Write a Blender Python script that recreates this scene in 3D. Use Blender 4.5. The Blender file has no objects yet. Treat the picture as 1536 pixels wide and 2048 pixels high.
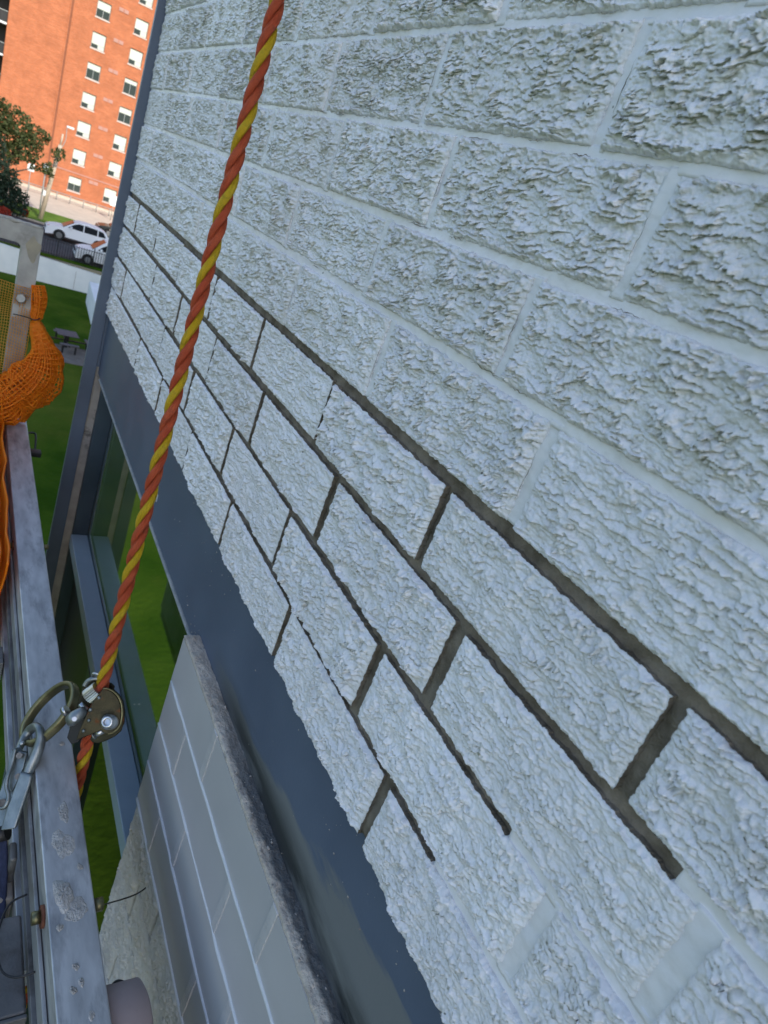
import bpy, bmesh, math, random
import numpy as np
from mathutils import Vector, Matrix, Quaternion

# ------------------------------------------------------------------ camera, sky, sun, exposure
scene = bpy.context.scene
COL = scene.collection
CAM = Vector((0.0, 0.28056, 0.06391))
CR = Vector((-0.43438413, -0.83401153, 0.34019875))      # camera right
CD = Vector((-0.49035557, -0.09785630, -0.86601129))     # camera down
CF = Vector((0.755554, -0.54299991, -0.36645498))        # camera forward
cam_data = bpy.data.cameras.new('camera')
cam = bpy.data.objects.new('camera', cam_data)
COL.objects.link(cam)
M = Matrix(((CR.x, -CD.x, -CF.x), (CR.y, -CD.y, -CF.y), (CR.z, -CD.z, -CF.z))).to_4x4()
M.translation = CAM
cam.matrix_world = M
cam_data.sensor_fit = 'VERTICAL'
cam_data.sensor_height = 36.0
cam_data.sensor_width = 27.0
cam_data.lens = 36.0 * 1375.03 / 2048.0
cam_data.clip_start = 0.02
cam_data.clip_end = 2000
cam_data.dof.use_dof = True
cam_data.dof.focus_distance = 0.58
cam_data.dof.aperture_fstop = 18.0
scene.camera = cam

SUN_EL = math.radians(34)
SUN_DIR = Vector((-0.988, -0.152, 0)).normalized() * math.cos(SUN_EL) + Vector((0, 0, math.sin(SUN_EL)))
world = bpy.data.worlds.new('World')
scene.world = world
world.use_nodes = True
wn = world.node_tree.nodes
wl = world.node_tree.links
wn.clear()
w_out = wn.new('ShaderNodeOutputWorld')
w_bg = wn.new('ShaderNodeBackground')
w_sky = wn.new('ShaderNodeTexSky')
w_sky.sky_type = 'NISHITA'
w_sky.sun_disc = False
w_sky.sun_elevation = SUN_EL
w_sky.sun_rotation = math.atan2(SUN_DIR.x, SUN_DIR.y)
w_sky.air_density = 1.0
w_sky.dust_density = 1.2
w_sky.ozone_density = 1.0
w_bg.inputs['Strength'].default_value = 0.14
wl.new(w_sky.outputs[0], w_bg.inputs[0])
wl.new(w_bg.outputs[0], w_out.inputs[0])
sun_data = bpy.data.lights.new('sun', 'SUN')
sun_data.energy = 2.05
sun_data.angle = math.radians(0.5)
sun_data.color = (1.0, 0.93, 0.82)
sun = bpy.data.objects.new('sun', sun_data)
COL.objects.link(sun)
sun.rotation_euler = (-SUN_DIR).to_track_quat('-Z', 'Y').to_euler()
sun.location = SUN_DIR * 60
scene.view_settings.view_transform = 'Standard'
scene.view_settings.look = 'None'
scene.view_settings.gamma = 1.0
scene.view_settings.use_curve_mapping = False
scene.view_settings.exposure = 1.0
scene.cycles.max_bounces = 8
scene.cycles.transparent_max_bounces = 12

random.seed(7)
RNG = np.random.default_rng(11)
P = 0.0677            # one brick course
G = -11.2             # lawn level below the stage
S = -9.5              # street level

# ------------------------------------------------------------------ helpers
def R(a):
    return math.radians(a)

def ray(px, py):
    return CR * ((px - 768) / 1375.03) + CD * ((py - 1024) / 1375.03) + CF

def at_depth(px, py, t):
    """world point that far in front of the lens (used to take positions off the survey of the photo)"""
    return CAM + ray(px, py) * t

def at_x(px, py, x):
    r = ray(px, py)
    return CAM + r * ((x - CAM.x) / r.x)

def tag(o, label=None, cat=None, group=None, kind=None):
    if label: o['label'] = label
    if cat: o['category'] = cat
    if group: o['group'] = group
    if kind: o['kind'] = kind
    return o

def thing(name, label, cat, loc=(0, 0, 0), rz=0.0, group=None, kind=None):
    o = bpy.data.objects.new(name, None)
    o.empty_display_size = 0.1
    COL.objects.link(o)
    o.location = loc
    o.rotation_euler = (0, 0, rz)
    return tag(o, label, cat, group, kind)

def link(name, me, mats, parent=None, loc=None, smooth=False):
    if not isinstance(mats, (list, tuple)): mats = [mats]
    if len(me.materials) == 0:
        for m in mats: me.materials.append(m)
    if smooth:
        me.polygons.foreach_set('use_smooth', [True] * len(me.polygons))
    o = bpy.data.objects.new(name, me)
    COL.objects.link(o)
    if parent is not None: o.parent = parent
    if loc is not None: o.location = loc
    return o

def bm_link(name, bm, mats, parent=None, loc=None, smooth=False, bevel=0.0, seg=2):
    bmesh.ops.recalc_face_normals(bm, faces=bm.faces)
    me = bpy.data.meshes.new(name)
    bm.to_mesh(me)
    bm.free()
    o = link(name, me, mats, parent, loc, smooth)
    if bevel > 0:
        md = o.modifiers.new('bevel', 'BEVEL')
        md.width = bevel
        md.segments = seg
        md.limit_method = 'ANGLE'
        md.angle_limit = R(35)
        me.polygons.foreach_set('use_smooth', [True] * len(me.polygons))
        md.harden_normals = False
        wn_ = o.modifiers.new('wn', 'WEIGHTED_NORMAL')
        wn_.keep_sharp = True
    return o

def add_box(bm, x0, x1, y0, y1, z0, z1, mat=0, M4=None):
    vs = []
    for z in (z0, z1):
        for x, y in ((x0, y0), (x1, y0), (x1, y1), (x0, y1)):
            v = Vector((x, y, z))
            if M4 is not None: v = M4 @ v
            vs.append(bm.verts.new(v))
    for f in ((0, 3, 2, 1), (4, 5, 6, 7), (0, 1, 5, 4), (1, 2, 6, 5), (2, 3, 7, 6), (3, 0, 4, 7)):
        fc = bm.faces.new([vs[i] for i in f])
        fc.material_index = mat
    return vs

def box(name, x0, x1, y0, y1, z0, z1, m, parent=None, bevel=0.0, M4=None):
    bm = bmesh.new()
    add_box(bm, x0, x1, y0, y1, z0, z1, 0, M4)
    return bm_link(name, bm, m, parent, bevel=bevel)

def add_cyl(bm, a, b, r0, r1=None, n=12, caps=True, mat=0):
    a = Vector(a); b = Vector(b)
    if r1 is None: r1 = r0
    d = (b - a).normalized()
    u = d.orthogonal().normalized()
    w = d.cross(u)
    A = []; Bv = []
    for i in range(n):
        t = 2 * math.pi * i / n
        o = u * math.cos(t) + w * math.sin(t)
        A.append(bm.verts.new(a + o * r0)); Bv.append(bm.verts.new(b + o * r1))
    for i in range(n):
        j = (i + 1) % n
        f = bm.faces.new((A[i], A[j], Bv[j], Bv[i])); f.smooth = True; f.material_index = mat
    if caps:
        f = bm.faces.new(A[::-1]); f.material_index = mat
        f = bm.faces.new(Bv); f.material_index = mat

def cyl(name, a, b, r0, m, parent=None, r1=None, n=12):
    bm = bmesh.new()
    add_cyl(bm, a, b, r0, r1, n)
    return bm_link(name, bm, m, parent)

def add_tube(bm, pts, rad, n=8, closed=False, caps=True, flat=None):
    """sweep a ring along points; rad scalar or list; flat=(normal, ry) makes an oval/rect section"""
    pts = [Vector(p) for p in pts]
    N = len(pts)
    rings = []
    up = None
    for i in range(N):
        if closed: t = pts[(i + 1) % N] - pts[i - 1]
        else: t = pts[min(i + 1, N - 1)] - pts[max(i - 1, 0)]
        t.normalize()
        if flat is not None:
            w = Vector(flat[0]).normalized(); u = t.cross(w).normalized()
        else:
            if up is None: up = t.orthogonal().normalized()
            up = (up - t * up.dot(t)).normalized()
            u = up; w = t.cross(u)
        r = rad[i] if isinstance(rad, (list, tuple)) else rad
        ring = []
        for k in range(n):
            a = 2 * math.pi * (k + .5) / n
            if flat is None: p = u * math.cos(a) * r + w * math.sin(a) * r
            else:
                c, s = math.cos(a), math.sin(a)
                e = 0.45
                p = u * (abs(c) ** e * (1 if c > 0 else -1)) * r + w * (abs(s) ** e * (1 if s > 0 else -1)) * flat[1]
            ring.append(bm.verts.new(pts[i] + p))
        rings.append(ring)
    m = N if closed else N - 1
    for i in range(m):
        A = rings[i]; Bq = rings[(i + 1) % N]
        for k in range(n):
            f = bm.faces.new((A[k], A[(k + 1) % n], Bq[(k + 1) % n], Bq[k])); f.smooth = True
    if caps and not closed:
        bm.faces.new(rings[0][::-1]); bm.faces.new(rings[-1])

def tube(name, pts, rad, m, parent=None, n=8, closed=False, flat=None):
    bm = bmesh.new()
    add_tube(bm, pts, rad, n, closed, True, flat)
    return bm_link(name, bm, m, parent)

def add_prism(bm, pts, a, b, mat=0):
    """extrude the polygon pts (list of Vectors) from offset a to offset b (Vectors)"""
    A = [bm.verts.new(Vector(p) + Vector(a)) for p in pts]
    Bv = [bm.verts.new(Vector(p) + Vector(b)) for p in pts]
    n = len(pts)
    bm.faces.new(A[::-1]).material_index = mat
    bm.faces.new(Bv).material_index = mat
    for i in range(n):
        j = (i + 1) % n
        bm.faces.new((A[i], A[j], Bv[j], Bv[i])).material_index = mat

def prism(name, pts, a, b, m, parent=None, bevel=0.0):
    bm = bmesh.new()
    add_prism(bm, pts, a, b)
    return bm_link(name, bm, m, parent, bevel=bevel)

def smooth_path(pts, k=6):
    pts = [Vector(p) for p in pts]
    out = []
    for i in range(len(pts) - 1):
        p0 = pts[max(i - 1, 0)]; p1 = pts[i]; p2 = pts[i + 1]; p3 = pts[min(i + 2, len(pts) - 1)]
        for j in range(k):
            t = j / k
            out.append(0.5 * ((2 * p1) + (p2 - p0) * t + (2 * p0 - 5 * p1 + 4 * p2 - p3) * t * t + (3 * p1 - p0 - 3 * p2 + p3) * t ** 3))
    out.append(pts[-1])
    return out

# numpy gradient noise ------------------------------------------------
_perm = RNG.permutation(256)
_perm = np.concatenate([_perm, _perm, _perm])
_grad = RNG.normal(size=(256, 2)); _grad /= np.linalg.norm(_grad, axis=1, keepdims=True)
def pn(x, y, seed=0):
    xi = np.floor(x).astype(int); yi = np.floor(y).astype(int)
    xf = x - xi; yf = y - yi
    u = xf * xf * xf * (xf * (xf * 6 - 15) + 10); v = yf * yf * yf * (yf * (yf * 6 - 15) + 10)
    def g(ix, iy, fx, fy):
        h = _perm[(_perm[(ix + seed * 17) & 255] + iy + seed * 5) & 255]
        return _grad[h, 0] * fx + _grad[h, 1] * fy
    a = g(xi, yi, xf, yf); b = g(xi + 1, yi, xf - 1, yf)
    c = g(xi, yi + 1, xf, yf - 1); d = g(xi + 1, yi + 1, xf - 1, yf - 1)
    return (a + u * (b - a) + v * ((c + u * (d - c)) - (a + u * (b - a)))) * 1.5
def fbm(x, y, seed=0, o=3, gain=.5):
    s = 0; a = 1
    for i in range(o):
        s = s + a * pn(x, y, seed + i); x = x * 2.03; y = y * 2.03; a *= gain
    return s

def np_mesh(name, co, quads, mats, mat_idx=None, smooth=True):
    me = bpy.data.meshes.new(name)
    nq = len(quads)
    me.vertices.add(len(co)); me.vertices.foreach_set('co', np.ascontiguousarray(co, dtype=np.float32).ravel())
    me.loops.add(nq * 4); me.loops.foreach_set('vertex_index', np.ascontiguousarray(quads, dtype=np.int32).ravel())
    me.polygons.add(nq)
    me.polygons.foreach_set('loop_start', np.arange(0, nq * 4, 4, dtype=np.int32))
    me.polygons.foreach_set('loop_total', np.full(nq, 4, dtype=np.int32))
    for m in mats: me.materials.append(m)
    if mat_idx is not None: me.polygons.foreach_set('material_index', np.ascontiguousarray(mat_idx, dtype=np.int32))
    me.polygons.foreach_set('use_smooth', np.full(nq, smooth))
    me.update(calc_edges=True)
    me.validate()
    return me

# ------------------------------------------------------------------ materials
def mat(name, color, rough=0.6, metal=0.0, spec=0.5):
    m = bpy.data.materials.new(name)
    m.use_nodes = True
    b = m.node_tree.nodes['Principled BSDF']
    b.inputs['Base Color'].default_value = (*color, 1)
    b.inputs['Roughness'].default_value = rough
    b.inputs['Metallic'].default_value = metal
    b.inputs['Specular IOR Level'].default_value = spec
    return m

def noisy(name, c1, c2, scale=20, rough=0.6, metal=0.0, bump=0.0, bscale=None, stretch=(1, 1, 1), detail=6, lo=0.35, hi=0.65,
          rough2=None, bdist=0.001, c3=None, s3=4, t3=(0.55, 0.65), spec=0.5, gen=False):
    m = mat(name, c1, rough, metal, spec)
    nt = m.node_tree; n = nt.nodes; l = nt.links
    b = n['Principled BSDF']
    tc = n.new('ShaderNodeTexCoord')
    mp = n.new('ShaderNodeMapping'); mp.inputs['Scale'].default_value = stretch
    l.new(tc.outputs['Object'], mp.inputs[0])
    nz = n.new('ShaderNodeTexNoise'); nz.inputs['Scale'].default_value = scale; nz.inputs['Detail'].default_value = detail
    l.new(mp.outputs[0], nz.inputs['Vector'])
    cr = n.new('ShaderNodeValToRGB')
    cr.color_ramp.elements[0].position = lo; cr.color_ramp.elements[0].color = (*c1, 1)
    cr.color_ramp.elements[1].position = hi; cr.color_ramp.elements[1].color = (*c2, 1)
    l.new(nz.outputs[0], cr.inputs[0])
    col = cr.outputs[0]
    if c3 is not None:
        n3 = n.new('ShaderNodeTexNoise'); n3.inputs['Scale'].default_value = s3; n3.inputs['Detail'].default_value = 7
        n3.inputs['Roughness'].default_value = 0.65
        l.new(mp.outputs[0], n3.inputs['Vector'])
        r3 = n.new('ShaderNodeValToRGB')
        r3.color_ramp.elements[0].position = t3[0]; r3.color_ramp.elements[0].color = (0, 0, 0, 1)
        r3.color_ramp.elements[1].position = t3[1]; r3.color_ramp.elements[1].color = (1, 1, 1, 1)
        l.new(n3.outputs[0], r3.inputs[0])
        mx = n.new('ShaderNodeMix'); mx.data_type = 'RGBA'
        l.new(r3.outputs[0], mx.inputs[0]); l.new(col, mx.inputs[6]); mx.inputs[7].default_value = (*c3, 1)
        col = mx.outputs[2]
    l.new(col, b.inputs['Base Color'])
    if rough2 is not None:
        mr = n.new('ShaderNodeMapRange'); mr.inputs[3].default_value = rough; mr.inputs[4].default_value = rough2
        l.new(nz.outputs[0], mr.inputs[0]); l.new(mr.outputs[0], b.inputs['Roughness'])
    if bump > 0:
        nb = n.new('ShaderNodeTexNoise'); nb.inputs['Scale'].default_value = bscale or scale * 4; nb.inputs['Detail'].default_value = 5
        l.new(mp.outputs[0], nb.inputs['Vector'])
        bp = n.new('ShaderNodeBump'); bp.inputs['Strength'].default_value = bump; bp.inputs['Distance'].default_value = bdist
        l.new(nb.outputs[0], bp.inputs['Height']); l.new(bp.outputs[0], b.inputs['Normal'])
    return m

M_white = noisy('white_masonry_paint', (0.75, 0.74, 0.765), (0.81, 0.80, 0.825), 14, 0.5, bump=0.7, bscale=620, bdist=0.0008,
                c3=(0.64, 0.625, 0.60), s3=9, t3=(0.56, 0.78))
def brick_tone(m):
    nt = m.node_tree; n = nt.nodes; l = nt.links; b = n['Principled BSDF']
    src = b.inputs['Base Color'].links[0].from_socket
    oi = n.new('ShaderNodeObjectInfo')
    mr = n.new('ShaderNodeMapRange'); mr.inputs[3].default_value = .93; mr.inputs[4].default_value = 1.04
    l.new(oi.outputs['Random'], mr.inputs[0])
    mx = n.new('ShaderNodeMix'); mx.data_type = 'RGBA'; mx.blend_type = 'MULTIPLY'; mx.inputs[0].default_value = 1
    l.new(src, mx.inputs[6]); l.new(mr.outputs[0], mx.inputs[7]); l.new(mx.outputs[2], b.inputs['Base Color'])
brick_tone(M_white)
def paint_dirt(m, amount, sc=150):
    nt = m.node_tree; n = nt.nodes; l = nt.links; b = n['Principled BSDF']
    src = b.inputs['Base Color'].links[0].from_socket
    tc = n.new('ShaderNodeTexCoord')
    mp = n.new('ShaderNodeMapping'); mp.inputs['Scale'].default_value = (1, 1, 2.2); l.new(tc.outputs['Object'], mp.inputs[0])
    a = n.new('ShaderNodeTexNoise'); a.inputs['Scale'].default_value = sc; a.inputs['Detail'].default_value = 8; a.inputs['Roughness'].default_value = .7; l.new(mp.outputs[0], a.inputs['Vector'])
    a2 = n.new('ShaderNodeTexNoise'); a2.inputs['Scale'].default_value = 7; a2.inputs['Detail'].default_value = 5; l.new(tc.outputs['Object'], a2.inputs['Vector'])
    r1 = n.new('ShaderNodeMapRange'); r1.inputs[1].default_value = .50; r1.inputs[2].default_value = .66; l.new(a.outputs[0], r1.inputs[0])
    r2 = n.new('ShaderNodeMapRange'); r2.inputs[1].default_value = .35; r2.inputs[2].default_value = .65; r2.inputs[3].default_value = .25 * amount; r2.inputs[4].default_value = amount; l.new(a2.outputs[0], r2.inputs[0])
    mu = n.new('ShaderNodeMath'); mu.operation = 'MULTIPLY'; l.new(r1.outputs[0], mu.inputs[0]); l.new(r2.outputs[0], mu.inputs[1])
    mx = n.new('ShaderNodeMix'); mx.data_type = 'RGBA'; l.new(mu.outputs[0], mx.inputs[0]); l.new(src, mx.inputs[6]); mx.inputs[7].default_value = (0.40, 0.385, 0.35, 1)
    v = n.new('ShaderNodeTexVoronoi'); v.inputs['Scale'].default_value = 75; l.new(tc.outputs['Object'], v.inputs['Vector'])
    r3 = n.new('ShaderNodeMapRange'); r3.inputs[1].default_value = .085; r3.inputs[2].default_value = .05; l.new(v.outputs['Distance'], r3.inputs[0])
    vc = n.new('ShaderNodeSeparateColor'); l.new(v.outputs['Color'], vc.inputs[0])
    r4 = n.new('ShaderNodeMath'); r4.operation = 'GREATER_THAN'; r4.inputs[1].default_value = .86; l.new(vc.outputs[0], r4.inputs[0])
    m2 = n.new('ShaderNodeMath'); m2.operation = 'MULTIPLY'; l.new(r3.outputs[0], m2.inputs[0]); l.new(r4.outputs[0], m2.inputs[1])
    mx2 = n.new('ShaderNodeMix'); mx2.data_type = 'RGBA'; l.new(m2.outputs[0], mx2.inputs[0]); l.new(mx.outputs[2], mx2.inputs[6]); mx2.inputs[7].default_value = (0.10, 0.095, 0.085, 1)
    l.new(mx2.outputs[2], b.inputs['Base Color'])
paint_dirt(M_white, .62)
M_white_joint = noisy('white_joint_paint', (0.75, 0.74, 0.765), (0.80, 0.79, 0.815), 30, 0.45, bump=0.25, bscale=500, bdist=0.0006)
paint_dirt(M_white_joint, .30, 60)
M_mortar = noisy('raw_mortar', (0.13, 0.107, 0.08), (0.26, 0.22, 0.175), 60, 0.95, bump=0.9, bscale=700, bdist=0.0015,
                 c3=(0.21, 0.195, 0.17), s3=12, t3=(0.55, 0.75), spec=0.2)
M_steel_blue = noisy('blue_grey_steel_paint', (0.072, 0.098, 0.148), (0.090, 0.120, 0.175), 9, 0.42, bump=0.25, bscale=260, bdist=0.0006, rough2=0.55)
M_frame = noisy('dark_blue_frame_paint', (0.035, 0.055, 0.075), (0.05, 0.075, 0.10), 12, 0.35, bump=0.1, bscale=200)
M_frame_light = noisy('sill_blue_paint', (0.26, 0.35, 0.43), (0.30, 0.39, 0.47), 12, 0.4, bump=0.1, bscale=200, c3=(0.05, 0.07, 0.09), s3=14, t3=(0.66, 0.70))
M_frame_teal = noisy('teal_grey_frame', (0.085, 0.125, 0.14), (0.105, 0.15, 0.165), 12, 0.35, bump=0.1, bscale=200)
M_conc = noisy('bare_concrete', (0.27, 0.25, 0.235), (0.36, 0.335, 0.31), 30, 0.9, bump=0.6, bscale=300, c3=(0.10, 0.09, 0.085), s3=18, t3=(0.58, 0.68))
M_pier = noisy('grey_taupe_paint', (0.42, 0.415, 0.42), (0.47, 0.465, 0.465), 6, 0.34, bump=0.2, bscale=220, bdist=0.0004)
M_pier_ridge = mat('pale_joint_paint', (0.56, 0.58, 0.60), 0.45)
M_pier_rough = noisy('weathered_taupe_paint', (0.50, 0.48, 0.445), (0.60, 0.58, 0.54), 24, 0.8, bump=0.4, bscale=500)
M_ledge = noisy('dusty_mortar_ledge', (0.38, 0.34, 0.29), (0.50, 0.46, 0.40), 40, 0.95, bump=0.9, bscale=350, bdist=0.002,
                c3=(0.24, 0.22, 0.20), s3=42, t3=(0.56, 0.66))
M_alu = noisy('worn_aluminium', (0.44, 0.45, 0.465), (0.62, 0.63, 0.64), 60, 0.42, 0.7, bump=0.3, bscale=350, bdist=0.0004, rough2=0.62,
              stretch=(0.30, 1, 1), c3=(0.23, 0.235, 0.25), s3=40, t3=(0.50, 0.72))
M_alu_dull = noisy('dull_aluminium', (0.24, 0.245, 0.25), (0.36, 0.36, 0.36), 20, 0.55, 0.5, bump=0.35, bscale=300, c3=(0.15, 0.14, 0.13), s3=10, t3=(0.55, 0.7))
M_alu_post = noisy('weathered_upright', (0.30, 0.30, 0.295), (0.40, 0.395, 0.385), 30, 0.6, 0.15, bump=0.3, bscale=300, c3=(0.24, 0.235, 0.225), s3=24, t3=(0.52, 0.7))
M_alu_dark = noisy('grimy_aluminium', (0.12, 0.125, 0.13), (0.19, 0.19, 0.19), 20, 0.6, 0.4, bump=0.35, bscale=300, c3=(0.07, 0.065, 0.06), s3=12, t3=(0.5, 0.66))
M_splat = noisy('dried_mortar_splash', (0.34, 0.33, 0.31), (0.46, 0.45, 0.43), 60, 0.95, bump=1.0, bscale=420, bdist=0.002)
M_zinc = noisy('yellow_zinc_steel', (0.13, 0.122, 0.068), (0.27, 0.25, 0.14), 40, 0.36, 0.9, bump=0.15, bscale=400, rough2=0.5)
M_zinc_dark = noisy('dark_zinc_plate', (0.020, 0.019, 0.013), (0.055, 0.050, 0.030), 45, 0.36, 0.85, bump=0.35, bscale=600, rough2=0.55, c3=(0.10, 0.035, 0.012), s3=60, t3=(0.56, 0.68))
M_steel = noisy('bright_steel', (0.42, 0.44, 0.45), (0.60, 0.61, 0.62), 50, 0.3, 0.95, bump=0.1, bscale=400)
M_steel_dark = noisy('forged_steel', (0.18, 0.205, 0.21), (0.30, 0.33, 0.335), 60, 0.42, 0.85, bump=0.5, bscale=500, bdist=0.0006)
M_black = mat('black_plastic', (0.012, 0.012, 0.014), 0.5)
M_rust = noisy('rusty_washer', (0.10, 0.035, 0.02), (0.18, 0.07, 0.04), 90, 0.8, 0.3, bump=0.4)
M_strap = noisy('navy_webbing', (0.012, 0.018, 0.05), (0.022, 0.03, 0.075), 200, 0.9, bump=0.9, bscale=900)
M_roller = noisy('dusty_pink_rubber', (0.30, 0.235, 0.225), (0.37, 0.30, 0.285), 14, 0.7, bump=0.2, bscale=120, c3=(0.17, 0.13, 0.125), s3=9, t3=(0.55, 0.72))
M_wood = noisy('timber_block', (0.22, 0.19, 0.17), (0.30, 0.265, 0.235), 12, 0.85, bump=0.4, bscale=160, stretch=(1, 6, 1))
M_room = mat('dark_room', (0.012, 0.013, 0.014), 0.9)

def glass_mat(name, tint=(0.9, 0.95, 0.93)):
    m = mat(name, tint, 0.0)
    b = m.node_tree.nodes['Principled BSDF']
    b.inputs['Transmission Weight'].default_value = 1.0
    b.inputs['IOR'].default_value = 2.2
    b.inputs['Roughness'].default_value = 0.015
    return m
M_glass = glass_mat('window_glass')
M_glass_low = glass_mat('lower_window_glass')
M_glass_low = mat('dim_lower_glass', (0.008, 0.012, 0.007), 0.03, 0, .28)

def strand_mat(name, c1, c2):
    m = noisy(name, c1, c2, 60, 0.55, bump=0.0, stretch=(1, 1, 1), c3=tuple(0.62 * x + 0.03 for x in c1), s3=120, t3=(0.54, 0.76))
    nt = m.node_tree; n = nt.nodes; l = nt.links
    b = n['Principled BSDF']
    b.inputs['Specular IOR Level'].default_value = 0.25
    uv = n.new('ShaderNodeUVMap'); uv.uv_map = 'UVMap'
    mp = n.new('ShaderNodeMapping'); mp.inputs['Rotation'].default_value = (0, 0, 0.16)
    l.new(uv.outputs[0], mp.inputs[0])
    wv = n.new('ShaderNodeTexWave'); wv.wave_type = 'BANDS'; wv.bands_direction = 'X'
    wv.inputs['Scale'].default_value = 5.2; wv.inputs['Distortion'].default_value = 0.6; wv.inputs['Detail'].default_value = 2
    l.new(mp.outputs[0], wv.inputs[0])
    bp = n.new('ShaderNodeBump'); bp.inputs['Strength'].default_value = 0.9; bp.inputs['Distance'].default_value = 0.0009
    l.new(wv.outputs['Fac'], bp.inputs['Height']); l.new(bp.outputs[0], b.inputs['Normal'])
    src = b.inputs['Base Color'].links[0].from_socket
    mr = n.new('ShaderNodeMapRange'); mr.inputs[1].default_value = 0.05; mr.inputs[2].default_value = 0.6; mr.inputs[3].default_value = 0.66; mr.inputs[4].default_value = 1.15  # shade between the yarns also put into the colour, along the bump
    l.new(wv.outputs['Fac'], mr.inputs[0])
    mx = n.new('ShaderNodeMix'); mx.data_type = 'RGBA'; mx.blend_type = 'MULTIPLY'; mx.inputs[0].default_value = 1
    l.new(src, mx.inputs[6]); l.new(mr.outputs[0], mx.inputs[7]); l.new(mx.outputs[2], b.inputs['Base Color'])
    return m
M_rope_o = strand_mat('orange_rope_fibre', (0.72, 0.115, 0.045), (0.82, 0.165, 0.065))
M_rope_y = strand_mat('yellow_rope_fibre', (0.90, 0.56, 0.018), (0.93, 0.62, 0.035))

def net_mat(name, c):
    m = mat(name, c, 0.5)
    nt = m.node_tree; n = nt.nodes; l = nt.links
    b = n['Principled BSDF']
    tr = n.new('ShaderNodeBsdfTranslucent'); tr.inputs[0].default_value = (*c, 1)
    mx = n.new('ShaderNodeMixShader'); mx.inputs[0].default_value = 0.5
    l.new(b.outputs[0], mx.inputs[1]); l.new(tr.outputs[0], mx.inputs[2])
    l.new(mx.outputs[0], n['Material Output'].inputs[0])
    return m
M_net_o = net_mat('orange_netting', (0.95, 0.31, 0.012))
M_net_y = net_mat('yellow_orange_netting', (0.72, 0.36, 0.06))

def lawn_mat():
    m = noisy('mown_grass', (0.027, 0.066, 0.004), (0.060, 0.108, 0.009), 0.55, 0.9, bump=1.0, bscale=6, bdist=0.08, detail=9, c3=(0.105, 0.125, 0.018), s3=0.22, t3=(0.47, 0.72), spec=0.02)
    return m
M_lawn = lawn_mat()
M_verge = noisy('verge_grass', (0.07, 0.15, 0.015), (0.13, 0.22, 0.03), 1.2, 0.9, bump=0.9, bscale=8, bdist=0.05, spec=0.2)
M_asphalt = noisy('asphalt', (0.045, 0.045, 0.05), (0.065, 0.064, 0.068), 3, 0.9, bump=0.4, bscale=40, bdist=0.01, c3=(0.035, 0.035, 0.04), s3=0.5, t3=(0.5, 0.7))
M_walk = noisy('pale_pavement', (0.52, 0.46, 0.37), (0.60, 0.53, 0.43), 1.4, 0.9, bump=0.3, bscale=14, bdist=0.01)
M_dirt = noisy('worn_earth', (0.12, 0.10, 0.085), (0.17, 0.145, 0.12), 3, 0.95, bump=0.6, bscale=12, bdist=0.02)
M_wallpaint = noisy('white_painted_concrete', (0.72, 0.75, 0.76), (0.80, 0.82, 0.82), 1.2, 0.7, bump=0.2, bscale=20, bdist=0.01)
M_iron = mat('black_iron', (0.012, 0.012, 0.014), 0.5)

# ------------------------------------------------------------------ ground
def sheet(name, x0, x1, y0, y1, z, m, kind='structure'):
    me = bpy.data.meshes.new(name)
    me.from_pydata([(x0, y0, z), (x1, y0, z), (x1, y1, z), (x0, y1, z)], [], [(0, 1, 2, 3)])
    o = link(name, me, m)
    return tag(o, kind=kind)

sheet('lawn', -900, 52.1, -900, 900, G, M_lawn)
sheet('ground', 52.1, 1500, -900, 900, S - 0.06, M_dirt)
road = box('road', 52.9, 65.2, -300, 300, S - 0.05, S - 0.002, M_asphalt); tag(road, kind='structure')
v1 = box('grass_strip', 52.24, 52.88, -300, 300, S - 0.05, S + 0.05, M_lawn); tag(v1, kind='structure')
kerb = box('kerb', 65.2, 65.4, -300, 300, S - 0.05, S + 0.10, M_walk); tag(kerb, kind='structure')
verge = box('verge', 65.4, 72.4, -7.6, 300, S - 0.05, S + 0.09, M_verge); tag(verge, kind='structure')
walk = box('pavement', 72.4, 90, -300, 300, S - 0.05, S + 0.085, M_walk); tag(walk, kind='structure')
walk2 = box('driveway', 65.4, 72.4, -300, -7.6, S - 0.05, S + 0.08, M_walk); tag(walk2, kind='structure')
pad = box('table_pad', 35.6, 38.4, -6.6, -3.9, G - 0.05, G + 0.03, M_dirt); tag(pad, kind='structure')

# ------------------------------------------------------------------ the wall of painted split-face bricks
rows = list(range(-6, 5))                     # row r lies between joint r (its top) and joint r+1
JZ = {-6: 6.02, -5: 5.0, -4: 3.99, -3: 2.99, -2: 2.0, -1: 1.01, 0: 0.025, 1: -1.03, 2: -2.01, 3: -3.01, 4: -4.0, 5: -4.925}
JT = {k: 0.0054 for k in JZ}
JT[1] = 0.0090; JT[2] = 0.0080; JT[3] = 0.0070; JT[4] = 0.0066; JT[0] = 0.0066; JT[-1] = 0.0064
XJ_A = [-4.85, -1.9, 1.06, 3.98, 6.98, 9.97, 12.97, 16.09, 19.18, 22.2]
XJ_B = [-3.95, -1.0, 1.93, 4.90, 7.86, 10.84, 13.80, 16.92, 20.0, 23.05]
X_END = 25.06                                  # far corner
X_NEAR = -6.0
raked_bed_from = {1: -1.5, 2: 1.37, 3: 2.52, 4: 3.03}      # raked from here to the far corner
raked_head_from = {1: 1.5, 2: 3.5, 3: 4.5, 4: 3.8}

def bed_raked(k, x):      # x in courses, array
    if k not in raked_bed_from: return np.zeros_like(x, dtype=bool)
    return x > raked_bed_from[k]

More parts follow.
